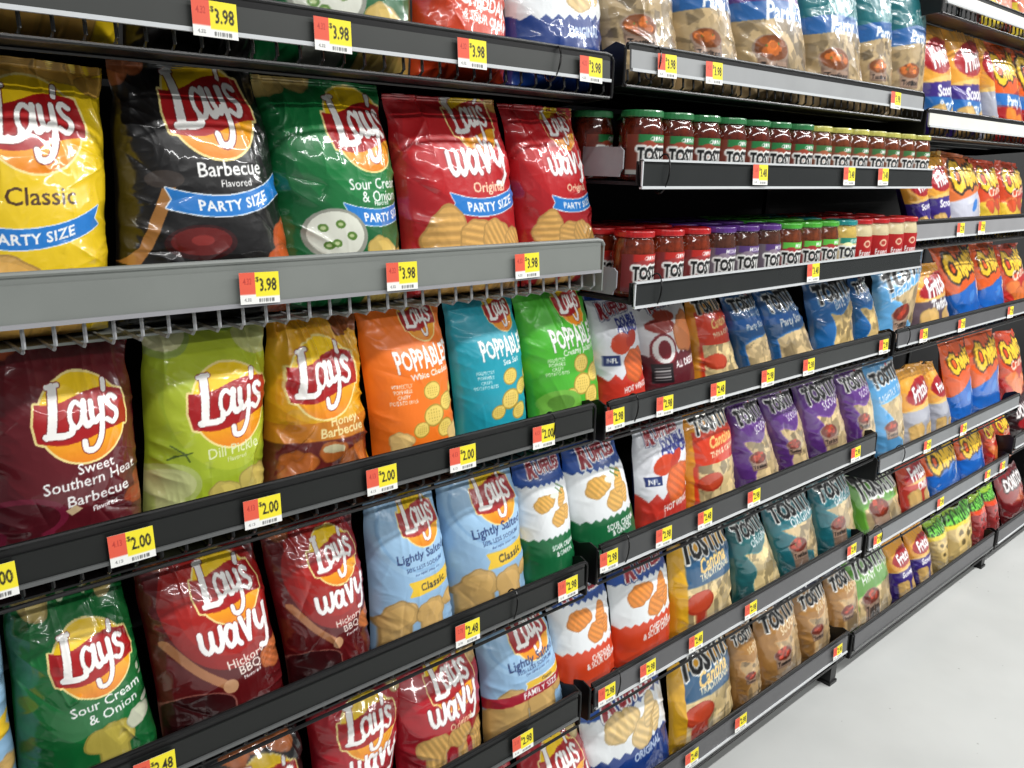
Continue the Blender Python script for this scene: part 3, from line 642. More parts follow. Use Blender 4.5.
# ------------------------------------------------------------------ shelving
X0, BW, GAP = 1.182, 1.222, .022
BAYS = dict(A=(-.06, 1.160), B=(X0, X0+BW), C=(X0+BW+GAP, X0+2*BW+GAP), D=(X0+2*BW+2*GAP, X0+4*BW+2*GAP))
def shelf(row, strip, label, style='basket', frame='black', yb=1.47, ring=True, rod=M['wire'], lip=M['white_lip'], ringx=.07, lo=None):
    x0, x1 = BAYS[row[0]]; zc, zt = ROWS[row]; zc += CZ; zt += CZ; h = zt-zc
    e = empty('store_shelf', ((x0+x1)/2, 1.25, zc)); tag(e, label, 'shelf', 'wire basket shelves' if style == 'basket' else 'jar shelves')
    inv = -np.array(e.location)
    def fin(mb, name, m, par=e, smooth=False):
        mb.v = [tuple(np.array(v)+inv) for v in mb.v]; return mb.build(name, m, par, smooth)
    y = 1.03
    rim = MB(); lowz = zc-(.024 if row != 'A2' else .034)
    if style == 'basket':
        r = .0036
        # rounded black front frame around the price channel and the basket
        P = [(x0+.004, y, lowz), (x0+.004, y, zt+.000), (x0+.010, y, zt+.008), (x0+.02, y, zt+.010), (x1-.02, y, zt+.010), (x1-.010, y, zt+.008), (x1-.004, y, zt), (x1-.004, y, lowz), (x1-.010, y, lowz-.004), (x0+.010, y, lowz-.004)]
        if frame == 'black': rim.tube(P, r*.85, 8, closed=True)
        else: rim.tube(P[1:7], r, 8)
        rim.box(x0+.012, x1-.012, y-.001, y+.006, zt-.001, zt+.009)
        fin(rim, 'front_frame', M[frame], smooth=False)
        w = MB(); n = int((x1-x0)/.032)
        for i in range(n):
            xx = x0+.02+(x1-x0-.04)*i/(n-1)
            w.tube([(xx, y+.006, zc), (xx, y+.004, lowz+.006), (xx, y+.012, lowz), (xx, y+.10, lowz)], .0024, 5)
        fin(w, 'wire_front', rod)
        d = MB(); d.box(x0+.006, x1-.006, y+(.012 if frame == 'black' else .05), yb, lowz-.004, lowz-.001)
        for yy in ((1.12, 1.28, 1.42) if frame == 'black' else (1.10, 1.28, 1.42)): d.tube([(x0+.006, yy, lowz-.006), (x1-.006, yy, lowz-.006)], .003, 6)
        fin(d, 'shelf_deck', M['black'] if frame == 'black' else M['grey'])
        for xx in (x0+.001, x1-.004):
            s = MB(); s.prism([(y, lowz-.004), (y, zt+.005), (y+.02, zt+.012), (y+.05, zt-.0), (yb, zt-.0), (yb, lowz-.03), (y+.3, lowz-.03)], 0, xx, xx+.003); fin(s, 'side_bracket', M[frame] if frame != 'black' else M['black'])
    else:
        d = MB(); d.box(x0+.02, x1+.05, y-.032, yb, zc+.002, zc+.008); d.box(x0+.016, x1+.012, y-.034, y-.030, zc+.002, zt-.002); fin(d, 'shelf_deck', M['dark'])
        s = MB(); s.prism([(y+.004, zc+.024), (y-.002, zc+.030), (y-.002, zt+.016), (y+.006, zt+.022), (yb, zt+.022), (yb, zc+.016), (y+.006, zc+.016)], 0, x0+.012, x0+.015); fin(s, 'side_bracket', M['bracket'])
    yo = 0 if style == 'basket' else -.040
    ch0, ch1 = (x0+.016, x1-.016) if style == 'basket' else (x0+.012, x1+.012)
    c = MB(); c.prism([(y-.006+yo, zc), (y-.004+yo, zt-.001), (y+.0+yo, zt-.001), (y-.002+yo, zc)], 0, ch0, ch1)
    ch = fin(c, 'price_channel', strip)
    l = MB(); l.box(ch0, ch1, y-.0095+yo, y-.003+yo, zc-.0035, zc+.0015)
    if style != 'basket': l.box(ch0, ch1, y-.008+yo, y-.002+yo, zt-.002, zt+.002); l.box(ch0, ch0+.003, y-.008+yo, y-.002+yo, zc, zt)
    lp = fin(l, 'channel_lip', lip, ch)
    if ring:
        q = MB(); xr = ch0+ringx; pts = []
        for i in range(20):
            an = 2*PI*i/20; pts.append((xr+.006*math.sin(an), y+.004+yo+.017*math.cos(an), (zc+zt)/2+(h*.5+.012)*math.sin(an)))
        q.tube(pts, .0016, 6, closed=True); fin(q, 'binder_ring', M['binder'])
    return e
dk = strip_mat('dark_channel_insert', (26, 28, 27)); dk2 = strip_mat('charcoal_channel_insert', (50, 52, 52)); md = strip_mat('grey_channel_insert', (88, 88, 90))
lt = strip_mat('light_grey_channel_insert', (118, 120, 122)); glare_wh = strip_mat('glare_white_channel_insert', (214, 214, 206)); jr = strip_mat('smoky_channel_insert', (44, 46, 46), .25)  # white insert: overhead lamp glare painted into the grey channel's colour
darklip = mat('dark_clear_lip', (88, 90, 90), rough=.3, coat=.3)
shelf('A1', lt and strip_mat('slate_channel_insert', (58, 60, 58)), 'highest black wire shelf of the near bay', ringx=1.06)
shelf('A2', M['grey'], 'grey painted shelf holding the party size potato chips', lip=M['bracket'], frame='grey', rod=M['gwire'], ring=False)
shelf('A3', dk, 'black shelf with two dollar price tags in the near bay', lip=darklip, ringx=1.08)
shelf('A4', dk, 'black shelf under the hickory and lightly salted bags', lip=darklip, ringx=1.0)
shelf('A5', dk, 'black shelf under the pale blue family size bag', lip=darklip, ring=False)
shelf('A6', dk, 'lowest black shelf of the near bay at the frame bottom', lip=darklip, ring=False)
shelf('B1', strip_mat('glare_pale_channel_insert', (150, 152, 153)), 'top black wire shelf holding the clear tortilla party bags')  # insert colour paled to carry the lamp glare on this channel
shelf('B4', dk2, 'black shelf under the blue bite size bags')
shelf('B5', strip_mat('smoke_grey_channel_insert', (60, 61, 62)), 'black shelf under the purple scoop bags')
shelf('B6', md, 'black shelf with grey channel under the teal bags')
shelf('B7', md, 'lowest shelf of the middle bay above the black leg')
ROWS['B2'] = (-.036, .010); ROWS['B3'] = (-.250, -.206)
shelf('B2', jr, 'upper jar shelf with green and yellow lidded jars', style='jar')
shelf('B3', jr, 'lower jar shelf with red purple and green lidded jars', style='jar')
shelf('C0', glare_wh, 'topmost far shelf at the upper right corner', ring=False)
shelf('C1', glare_wh, 'far shelf with glare whitened channel under the corn chips', ring=False)
shelf('C2', strip_mat('silver_channel_insert', (140, 140, 142)), 'far shelf just right of the jar shelves', ring=False)
shelf('C3', md, 'third far shelf under the orange and blue puff bags', ringx=.06)
shelf('C4', lt, 'fourth far shelf, set lower than its neighbour', ringx=.15)
shelf('C5', lt, 'second lowest far shelf above the onion ring snacks')
shelf('C6', md, 'lowest far shelf close above the white floor', ring=False, lip=darklip)
ROWS['D5'] = (-1.06, -1.02); ROWS['D4'] = ROWS['C4']; 
shelf('D6', md, 'lowest shelf of the farthest bay', ring=False)
shelf('D5', md, 'second lowest shelf of the farthest bay', ring=False)

# gondola frame: back panels, uprights, base and legs of each bay
for k, (x0, x1) in BAYS.items():
    nm = dict(A='near', B='middle', C='far', D='farthest')[k]
    g = empty('shelving_frame', ((x0+x1)/2, 1.5, 0)); tag(g, f'black steel shelving frame of the {nm} bay', 'shelving unit', 'shelving frames')
    inv = -np.array(g.location)
    def fin(mb, name, m):
        mb.v = [tuple(np.array(v)+inv) for v in mb.v]; return mb.build(name, m, g)
    b = MB(); b.box(x0-.01, x1+.011, 1.485, 1.495, .10, 2.35); fin(b, 'back_panel', M['dark'])
    for xx in ((x0-.03, x0-.004) if k == 'A' else (x0-.022,)):
        if k == 'A' and xx == x0-.004: continue
        u = MB(); u.box(xx+.001, xx+.02, 1.474, 1.484, .0, 2.35)
        fin(u, 'upright', M['black'])
    b = MB(); b.box(x0+.02, x1-.02, 1.12, 1.14, .0, .06); fin(b, 'kick_plate', M['dark'])
    for xx in ([x1-.08] if k != 'A' else [x0+.05, x1-.08]):
        u = MB(); u.box(xx, xx+.035, 1.035, 1.075, 0, .066); u.box(xx-.004, xx+.039, 1.031, 1.3, 0, .010); fin(u, 'foot', M['black'])

# ------------------------------------------------------------------ price tags
def price_tag(row, u, price, was, label, w=.054):
    jar = row in ('B2', 'B3'); zc, zt = ROWS[row]; y = 1.0235-(.040 if jar else 0); zc += CZ; zt += CZ
    X = x_at(u, y, (zc+zt)/2); hh = .040; z1 = max(zt-.0015, zc+.034)-(.002 if not jar else 0)
    a = Art(108, hh/w, 3); h = a.h; a.bg((238, 238, 234)); a.rect(0, .30*h, .38, 1, (226, 90, 66)); a.rect(.38, .22*h, 1, 1, (240, 224, 40))
    a.text(price, .70, .60*h, .42, (24, 22, 10), w=.02, sx=.62); a.text('$', .43, .78*h, .16, (24, 22, 10)); a.text(was, .19, .72*h, .2, (180, 50, 40), w=.01, sx=.6)
    for i in range(14): a.rect(.45+.03*i, .05*h, .45+.03*i+(.012 if i % 3 else .02), .16*h, (60, 60, 60))
    a.text(was, .18, .14*h, .10, (120, 120, 120))
    nu, nv = 54, 40; P = a.a.shape[0]; A = (a.a+np.roll(a.a, 1, 0)+np.roll(a.a, 1, 1)+np.roll(np.roll(a.a, 1, 0), 1, 1))/4
    col = lin(A[np.clip((np.linspace(0, 1, nv)*P).astype(int), 1, P-1)][:, np.clip((np.linspace(0, 1, nu)*108).astype(int), 1, 107)]).reshape(-1, 3)
    tilt = random.uniform(-.02, .02)
    V = []; 
    for j in range(nv):
        for i in range(nu):
            xx = (i/(nu-1)-.5)*w; zz = (j/(nv-1)-1)*hh
            V.append((xx-zz*tilt, -.0006-.003*(1-j/(nv-1))-.0006*math.cos(xx*50), zz+xx*tilt))
    Fq = [(j*nu+i, j*nu+i+1, (j+1)*nu+i+1, (j+1)*nu+i) for j in range(nv-1) for i in range(nu-1)]
    n = len(V); k = [0, nu-1, nv*nu-1, (nv-1)*nu]; V += [(V[q][0], V[q][1]+.0005, V[q][2]) for q in k]
    Fq += [(n+3, n+2, n+1, n), (k[0], n, n+1, k[1]), (k[1], n+1, n+2, k[2]), (k[2], n+2, n+3, k[3]), (k[3], n+3, n, k[0])]
    me = bpy.data.meshes.new('price_tag'); me.from_pydata(V, [], Fq); me.update()
    at = me.color_attributes.new('print', 'FLOAT_COLOR', 'POINT'); cc = np.ones((len(V), 4)); cc[:len(col), :3] = col; cc[len(col):, :3] = .8
    at.data.foreach_set('color', cc.astype(np.float32).ravel())
    o = link('price_tag', me, m=M['card']); o.location = (X, y-.0035, z1)
    tag(o, label, 'price tag', 'price tags on the shelf edges')
TAGS = [
 ('A1', 213, '3.98', '4.32', 'first tag on the top near shelf, above the black bag'), ('A1', 331, '3.98', '4.32', 'tag above the green party bag, second on the top near shelf'),
 ('A1', 470, '3.98', '4.32', 'tag under the orange cheddar bag on the top near shelf'), ('A1', 589, '3.98', '4.32', 'last tag on the top near shelf, under the blue bag'),
 ('A2', 258, '3.98', '4.32', 'tag on the grey shelf under the black barbecue bag'), ('A2', 400, '3.98', '4.32', 'tag on the grey shelf under the green party bag'), ('A2', 525, '3.98', '4.32', 'tag on the grey shelf under the red wavy bags'),
 ('A3', -12, '2.00', '4.13', 'tag cut by the left frame edge'), ('A3', 130, '2.00', '4.13', 'two dollar tag under the maroon bag'), ('A3', 261, '2.00', '4.13', 'two dollar tag under the golden honey bag'), ('A3', 380, '2.00', '4.13', 'two dollar tag under the orange popped snack bag'),
 ('A3', 461, '2.00', '4.13', 'two dollar tag under the teal popped snack bag'), ('A3', 542, '2.00', '4.13', 'two dollar tag under the bright green bag'),
 ('A4', 154, '2.48', '2.78', 'tag under the deep green sour cream bag'), ('A4', 466, '2.48', '2.78', 'tag under the lightly salted bags'), ('A4', 566, '2.98', '3.18', 'tag under the green and white ridged bag'),
 ('A5', 521, '2.98', '3.18', 'tag under the pale blue family size bag'),
 ('B1', 665, '3.98', '4.32', 'tag beside the binder ring on the top middle shelf'), ('B1', 712, '3.98', '4.32', 'washed out tag on the top middle shelf'), ('B1', 894, '3.98', '4.32', 'tag at the far end of the top middle shelf'),
 ('B2', 758, '3.48', '3.68', 'single tag on the upper jar shelf, left of the pair'), ('B2', 847, '3.48', '3.68', 'left tag of the pair on the upper jar shelf'), ('B2', 881, '3.48', '3.68', 'right tag of the pair on the upper jar shelf'),
 ('B3', 811, '3.48', '3.68', 'only tag on the lower jar shelf'),
 ('B4', 613, '2.98', '3.68', 'tag under the hot wings bag'), ('B4', 663, '2.98', '3.68', 'tag under the all dressed bag'), ('B4', 716, '2.48', '2.98', 'tag under the orange red thin tortilla bag'),
 ('B4', 766, '2.98', '3.28', 'tag under the blue party bags'), ('B4', 807, '2.98', '3.28', 'tag under the gap between blue bags'), ('B4', 882, '2.98', '3.28', 'tag at the far end of the blue bag shelf'),
 ('B5', 607, '2.98', '3.68', 'first tag under the bridging green and white bag'), ('B5', 662, '2.98', '3.68', 'tag under the double crunch bag'), ('B5', 703, '2.48', '2.98', 'tag under the bright orange red tortilla bag'), ('B5', 752, '2.98', '3.28', 'tag under the first purple scoop bag'), ('B5', 854, '2.98', '3.28', 'tag under the last purple scoop bag'),
 ('B6', 605, '2.98', '3.68', 'tag under the left orange cheddar bag'), ('B6', 646, '2.98', '3.68', 'tag under the right orange cheddar bag'), ('B6', 694, '2.48', '2.98', 'tag under the upper golden tortilla bag'), ('B6', 749, '2.98', '3.28', 'tag under the see through teal bag'), ('B6', 850, '2.98', '3.28', 'tag under the last teal bag'),
 ('B7', 690, '2.48', '2.98', 'tag under the lower golden tortilla bag'), ('B7', 739, '2.98', '3.28', 'tag under the first tan scoop bag'), ('B7', 836, '2.98', '3.28', 'tag above the black shelf leg'),
 ('C2', 959, '2.98', '3.28', 'left faint tag on the far shelf beside the jars'), ('C2', 980, '2.98', '3.28', 'right faint tag on the far shelf beside the jars'),
 ('C3', 922, '2.98', '3.28', 'tag under the yellow corn twist bag'), ('C3', 960, '2.98', '3.28', 'tag under the orange and blue puff bags'), ('C3', 1009, '2.98', '3.28', 'tag near the right frame edge, third far shelf'),
 ('C4', 926, '2.98', '3.28', 'tag under the yellow corn chip bags'), ('C4', 962, '2.98', '3.28', 'tag under the cheese puff bag on the fourth far shelf'),
 ('C5', 876, '2.98', '3.28', 'tag under the bright green lime bag'), ('C5', 939, '2.98', '3.28', 'tag under the left orange and blue puff bag, low shelf'), ('C5', 986, '2.98', '3.28', 'tag under the right orange and blue puff bag, low shelf'), ('C5', 1001, '2.98', '3.28', 'tag at the far end of the second lowest far shelf')]
for r, u, p, w, l in TAGS: price_tag(r, u, p, w, 'small red and yellow price '+l if len(l) < 50 else l)

# ------------------------------------------------------------------ dip and salsa jars
R, JH = .0405, .125
def label_mesh(kind, bandc, bandt, low=(196, 196, 190), body=(122, 52, 36)):
    nu, nv = 46, 44; z0, z1 = .012, .082; half = 1.25
    a = Art(138, (z1-z0)/(2*half*R), 5); h = a.h
    if kind == 'tos':
        a.bg(body); a.rect(.22, .80*h, 1, 1, bandc); a.text(bandt, .62, .89*h, .11, WHT, w=.015, sx=.8)
        a.ell(.42, .66*h, .17, .18*h, tuple(min(255, q*1.3) for q in body)); a.rect(.0, .0, 1, .12*h, low)
        m = a.textm('TOSTITOS', .70, .50*h, .33, w=.05, sx=.68, track=-.03, jit=.05); a.put(dilate(m, 5), (240, 240, 236)); a.put(m, (10, 10, 12))
    else:
        a.bg((176, 26, 28)); a.ell(.5, .72*h, .11, .13*h, (232, 190, 160)); a.ell(.5, .72*h, .07, .08*h, (176, 60, 50))
        a.text('French', .5, .40*h, .20, WHT, w=.02, sx=.8); a.text('Onion', .5, .22*h, .20, WHT, w=.02, sx=.8)
    P = a.a.shape[0]; A = (a.a+np.roll(a.a, 1, 0)+np.roll(a.a, 1, 1)+np.roll(np.roll(a.a, 1, 0), 1, 1))/4
    col = lin(A[np.clip((np.linspace(0, 1, nv)*P).astype(int), 1, P-1)][:, np.clip((np.linspace(0, 1, nu)*138).astype(int), 1, 137)]).reshape(-1, 3)
    V = [((R+.0008)*math.sin((i/(nu-1)*2-1)*half), -(R+.0008)*math.cos((i/(nu-1)*2-1)*half), z0+(z1-z0)*j/(nv-1)) for j in range(nv) for i in range(nu)]
    Fq = [(j*nu+i, j*nu+i+1, (j+1)*nu+i+1, (j+1)*nu+i) for j in range(nv-1) for i in range(nu-1)]
    me = bpy.data.meshes.new('label'); me.from_pydata(V, [], Fq); me.update(); me.polygons.foreach_set('use_smooth', [True]*len(me.polygons))
    at = me.color_attributes.new('print', 'FLOAT_COLOR', 'POINT'); at.data.foreach_set('color', np.concatenate([col, np.ones((len(col), 1))], 1).astype(np.float32).ravel())
    me.materials.append(M['label']); return me
def glass_mesh(m):
    return MB().lathe([(R*.90, 0), (R*.985, .004), (R, .010), (R, .084), (R*.985, .094), (R*.93, .102), (R*.88, .109), (R*.87, .113)], 30).mesh('glass_body', m, smooth=True)
def lid_mesh(m):
    return MB().lathe([(R*.90, .112), (R*.955, .1125), (R*.965, .114), (R*.955, .1215), (R*.93, .1238), (R*.88, .1245), (R*.84, .1235), (R*.3, .1228), (.0005, .1228)], 30).mesh('lid', m)
KIND = dict(
    green=('green', M['salsa_dark'], M['lid_green'], label_mesh('tos', (34, 120, 62), 'CHUNKY'), 'chunky salsa'),
    yellow=('yellow', M['verde'], M['lid_yellow'], label_mesh('tos', (60, 110, 60), 'CHUNKY', body=(130, 74, 50)), 'salsa'),
    red=('red', M['salsa'], M['lid_red'], label_mesh('tos', (190, 40, 32), 'CHUNKY', low=(120, 60, 64), body=(126, 44, 44)), 'hot salsa'),
    purple=('purple', M['salsa_brown'], M['lid_purple'], label_mesh('tos', (88, 60, 120), 'MEDIUM', low=(120, 110, 130), body=(112, 100, 112)), 'dark salsa'),
    lime=('lime green', M['verde'], M['lid_lime'], label_mesh('tos', (96, 190, 70), 'MILD', low=(160, 160, 150), body=(130, 40, 40)), 'mild salsa'),
    teal=('teal', M['queso'], M['lid_teal'], label_mesh('tos', (40, 140, 120), 'QUESO', low=(220, 220, 214), body=(220, 200, 150)), 'cheese dip'),
    cream=('red', M['cream'], M['lid_red'], label_mesh('fresh', None, ''), 'cream onion dip'))
JM = {k: (glass_mesh(v[1]), lid_mesh(v[2]), v[3]) for k, v in KIND.items()}
def jar(kind, x, y, z, label, group, rot):
    e = empty('salsa_jar', (x, y, z)); e.rotation_euler.z = rot; tag(e, label, 'jar', group)
    for nme, me in zip(('glass_body', 'lid', 'label'), JM[kind]): link(nme, me, e)
NTH = 'first second third fourth fifth sixth seventh eighth ninth tenth eleventh twelfth thirteenth fourteenth fifteenth'.split()
up = [641, 681, 709, 734, 757.5, 780.5, 802.5, 824.5, 843, 860, 877, 893, 908, 922]
upk = ['green']*7+['yellow']*7
zj = CZ-.036+.009; yj = 1.042
xs = [x_at(641, yj, zj+.05)+.0882*i for i in range(14)]
for i, k in enumerate(upk):
    c = {'green': i, 'yellow': i-7}[k]
    jar(k, xs[i], yj+random.uniform(-.002, .002), zj, f'{KIND[k][0]} lidded salsa jar, {NTH[c]} of its colour, upper jar shelf front', f'{k} lidded jars in front on the upper jar shelf', random.uniform(-.12, .12)-.22)
jar('green', xs[0]-.028, yj+.10, zj, 'green lidded salsa jar tucked behind the first jar, upper jar shelf', 'jars in the second row of the upper jar shelf', .2)
for i in range(1, 14):
    k = upk[i]; c = {'green': i, 'yellow': i-7}[k]
    jar(k, xs[i]-.0, yj+.095, zj, f'{KIND[k][0]} lidded salsa jar behind the {NTH[c]} front one of that colour, upper shelf', 'jars in the second row of the upper jar shelf', .1)
zj = CZ-.250+.009
lok = ['red']*3+['purple']*3+['lime']*3+['teal']+['cream']*4
x1st = x_at(633, yj, zj+.05)
xs = [x1st+.0882*i for i in range(14)]
cnt = {}
for i, k in enumerate(lok):
    cnt[k] = cnt.get(k, 0)+1; nth = NTH[cnt[k]-1]; what = f'{KIND[k][0]} lidded {KIND[k][4]} jar'
    jar(k, xs[i], yj+random.uniform(-.002, .002), zj, f'{what}, {nth} of its kind from the left, lower shelf front' if k != 'teal' else 'only teal lidded cheese dip jar in front on the lower jar shelf', f'{k} jars in front on the lower jar shelf', random.uniform(-.12, .12)-.22)
    for r, w in ((1, 'behind'), (2, 'two rows behind')):
        jar(k, xs[i]-.01*r, yj+.09*r, zj, f'{what} {w} the {nth} front one, lower shelf' if k != 'teal' else f'teal lidded cheese dip jar {w} the front teal one', 'jars in the back rows of the lower jar shelf', .1)

# ------------------------------------------------------------------ bags, row by row
def B(*a, **k): return bag(*a, **k)
G = 'party size bags on the top shelves'
B(d_classic, 'A1', -60, 124, (-60, -200), (124, -190), .12, 'yellow bag on the highest near shelf, seen only through the wires', G, res=.4)
B(d_dark, 'A1', 130, 258, (130, -190), (258, -180), .12, 'dark snack bag on the highest near shelf, mostly above the frame', G, res=.4)
B(d_green_party, 'A1', 262, 418, (262, -190), (418, -150), .12, 'green bag with white dip bowl on the highest near shelf', G, res=.7)
B(d_ruf_ched_top, 'A1', 420, 511, (424, -130), (512, -110), .11, 'orange cheddar bag on the highest near shelf beside the blue one', G)
B(d_ruf_orig, 'A1', 513, 606, (515, -110), (603, -100), .11, 'blue and white original ridged chip bag at the end of the highest near shelf', G)
g = 'party size bags on the grey shelf'
B(d_classic, 'A2', -62, 115, (-58, 44), (113, 66), .13, 'bright yellow classic potato chip bag on the grey shelf', g)
B(d_bbq, 'A2', 122, 298, (116, 55), (262, 62), .13, 'black barbecue party size bag on the grey shelf', g)
B(d_green_party, 'A2', 286, 408, (262, 72), (392, 84), .12, 'green sour cream and onion party bag on the grey shelf', g)
B(d_wavy_party, 'A2', 410, 525, (394, 92), (508, 99), .11, 'red wavy original party bag beside the green party bag', g)
B(d_wavy_party, 'A2', 526, 599, (512, 102), (583, 108), .10, 'red wavy original party bag at the far end of the grey shelf', g)
g = 'bags on the shelf priced two dollars'
B(d_sweet, 'A3', -12, 147, (-8, 333), (136, 336), .12, 'dark maroon sweet southern heat barbecue bag', g)
B(d_dill, 'A3', 150, 268, (148, 322), (278, 318), .12, 'lime yellow dill pickle bag beside the maroon bag', g)
B(d_honey, 'A3', 268, 372, (277, 312), (362, 308), .12, 'crinkled golden honey barbecue bag', g, amt=1.9)
B(d_pop_orange, 'A3', 378, 459, (362, 303), (448, 300), .09, 'orange white cheddar popped snack bag', g, m='satin', amt=.5)
B(d_pop_teal, 'A3', 462, 531, (452, 298), (523, 294), .09, 'teal sea salt popped snack bag', g, m='satin', amt=.5)
B(d_pop_green, 'A3', 534, 602, (521, 291), (594, 289), .09, 'bright green creamy jalapeno popped snack bag', g, m='satin', amt=.8)
g = 'bags on the fourth near shelf'
B(d_light, 'A4', -150, 22, (-130, 575), (0, 585), .12, 'pale blue bag cut off by the left frame edge', g, res=.5)
B(d_green, 'A4', 22, 158, (2, 586), (128, 572), .12, 'deep green sour cream and onion bag on the fourth shelf', g)
B(d_hick, 'A4', 163, 286, (134, 553), (262, 538), .11, 'dark red hickory wavy bag beside the deep green bag', g)
B(d_hick, 'A4', 291, 374, (264, 528), (361, 508), .10, 'dark red hickory wavy bag beside the pale blue bag', g)
B(d_light, 'A4', 377, 455, (370, 492), (441, 482), .10, 'pale blue lightly salted bag beside the hickory bag', g, m='satin', amt=.7)
B(d_light, 'A4', 456, 529, (441, 472), (520, 460), .10, 'pale blue lightly salted bag beside the green and white ridged chips', g, m='satin', amt=.7)
B(d_ruf_sco, 'A4', 529, 577, (518, 452), (568, 445), .08, 'green and white ridged sour cream bag against the pale blue bag', g, m='satin', amt=.5)
B(d_ruf_sco, 'A4', 578, 640, (568, 440), (622, 432), .08, 'green and white ridged sour cream bag bridging two shelf bays', g, m='satin', amt=.5)
g = 'bags on the fifth near shelf'
B(d_dark, 'A5', 218, 316, (190, 738), (306, 715), .11, 'black bag with orange chips at the bottom of the frame', g, res=.7)
B(d_lays_red, 'A5', 322, 398, (310, 694), (412, 668), .11, 'red original bag beside the black bag on the fifth shelf', g)
B(d_wavy, 'A5', 402, 486, (392, 672), (484, 640), .10, 'red wavy original bag beside the pale blue family size bag', g)
B(d_light_fam, 'A5', 489, 565, (482, 622), (549, 600), .10, 'pale blue lightly salted family size bag on the fifth shelf', g, m='satin', amt=.7)
B(d_lays_red, 'A6', 470, 520, (446, 762), (520, 745), .09, 'red bag low at the frame bottom, left of its neighbour', 'red bags on the lowest near shelf', res=.6)
B(d_lays_red, 'A6', 530, 600, (522, 742), (583, 718), .09, 'red bag on the lowest near shelf next to the bay joint', 'red bags on the lowest near shelf')

g = 'party size tortilla chip bags on the top shelf'
B(d_multiparty, 'B1', 612, 682, (596, -110), (668, -100), .11, 'clear and maroon tortilla chip party bag at the shelf start', g)
B(d_multiparty, 'B1', 682, 740, (668, -90), (722, -80), .11, 'clear and maroon tortilla chip party bag, second on the top shelf', g)
B(d_scoopparty, 'B1', 744, 808, (726, -80), (800, -66), .11, 'purple scoop chip party bag on the top shelf', g)
B(d_origparty, 'B1', 810, 862, (800, -60), (858, -52), .11, 'teal party bag right of the purple one', g)
B(d_origparty, 'B1', 862, 890, (858, -50), (896, -46), .10, 'teal party bag in the middle of three', g)
B(d_origparty, 'B1', 890, 921, (896, -44), (934, -40), .10, 'teal party bag at the far end of the top shelf', g)
g = 'bags under the lower jar shelf'
B(d_double, 'B4', 602, 648, (595, 296), (641, 292), .08, 'white hot wings ridged chip bag under the lower jar shelf', g, m='satin', amt=.6)
B(d_dressed, 'B4', 649, 697, (641, 298), (692, 292), .08, 'white and maroon all dressed ridged chip bag', g, m='satin', amt=.6)
B(d_cant_red, 'B4', 697, 739, (693, 290), (724, 286), .08, 'orange red thin and crispy tortilla bag under the lower jar shelf', g)
B(d_biteparty, 'B4', 742, 773, (727, 290), (758, 286), .08, 'blue bite size party bag beside the orange red tortilla bag', g)
B(d_biteparty, 'B4', 774, 815, (760, 288), (794, 283), .08, 'blue bite size party bag leaning beside an open gap', g)
B(d_bites, 'B4', 817, 854, (811, 280), (857, 272), .09, 'blue bite size tortilla bag right of the gap', g)
B(d_bites, 'B4', 855, 880, (857, 275), (871, 272), .08, 'narrow blue bite size bag next to the leaning light blue bag', g)
B(d_lightly, 'C3', 880, 911, (881, 272), (937, 238), .09, 'light blue tortilla bag leaning right over the bay joint', g, yoff=-.0)
g = 'bags on the shelf below the blue bite size bags'
B(d_ruf_orig, 'B5', 664, 704, (663, 411), (703, 402), .07, 'blue ridged chip bag peeking from behind the white one', g, yoff=.10)
B(d_double2, 'B5', 641, 690, (640, 424), (692, 412), .08, 'white double crunch bag with red wings picture', g, m='satin', amt=.9)
B(d_cant_red, 'B5', 691, 738, (689, 411), (733, 396), .08, 'bright orange red thin tortilla bag beside the double crunch', g)
B(d_scoops, 'B5', 739, 779, (733, 402), (764, 393), .08, 'purple scoop bag beside the orange red tortilla bag', g)
B(d_scoops, 'B5', 780, 809, (764, 392), (797, 384), .08, 'purple scoop bag, second from the orange red one', g)
B(d_scoops, 'B5', 811, 848, (798, 382), (840, 370), .08, 'purple scoop bag, third from the orange red one', g)
B(d_scoops, 'B5', 849, 876, (840, 372), (870, 363), .08, 'purple scoop bag beside the light blue bag', g)
g = 'bags on the second lowest shelf of the middle bay'
B(d_ruf_ched, 'B6', 561, 617, (549, 575), (612, 566), .08, 'orange cheddar ridged chip bag left of its twin', g, m='satin', amt=.5)
B(d_ruf_ched, 'B6', 618, 674, (613, 558), (672, 540), .08, 'orange cheddar ridged chip bag beside the golden cantina bag', g, m='satin', amt=.5)
B(d_cant_blue, 'B6', 675, 735, (674, 538), (731, 520), .08, 'golden and blue traditional tortilla bag above its twin', g)
B(d_orig2, 'B6', 737, 779, (732, 521), (764, 505), .08, 'green teal see through tortilla bag beside the golden bag', g)
B(d_orig, 'B6', 780, 820, (765, 503), (812, 486), .08, 'teal original tortilla bag, left of two', g)
B(d_orig, 'B6', 821, 857, (813, 482), (852, 466), .08, 'teal original tortilla bag beside the green lime bag', g)
g = 'bags on the lowest shelf of the middle bay'
B(d_ruf_orig, 'B7', 590, 673, (583, 694), (667, 664), .08, 'blue original ridged chip bag at the frame bottom', g, amt=1.3)
B(d_cant_blue, 'B7', 674, 736, (674, 660), (733, 628), .08, 'golden and blue traditional tortilla bag on the lowest shelf', g)
B(d_tan, 'B7', 737, 761, (733, 632), (758, 617), .08, 'tan scoop bag against the golden bag', g)
B(d_tan, 'B7', 763, 803, (759, 615), (799, 592), .08, 'tan scoop bag, second from the golden bag', g)
B(d_tan, 'B7', 804, 832, (799, 596), (829, 576), .08, 'tan scoop bag, third from the golden bag', g)
B(d_tan, 'B7', 833, 860, (829, 576), (858, 558), .08, 'tan scoop bag beside the green lime bag on the lowest shelf', g)

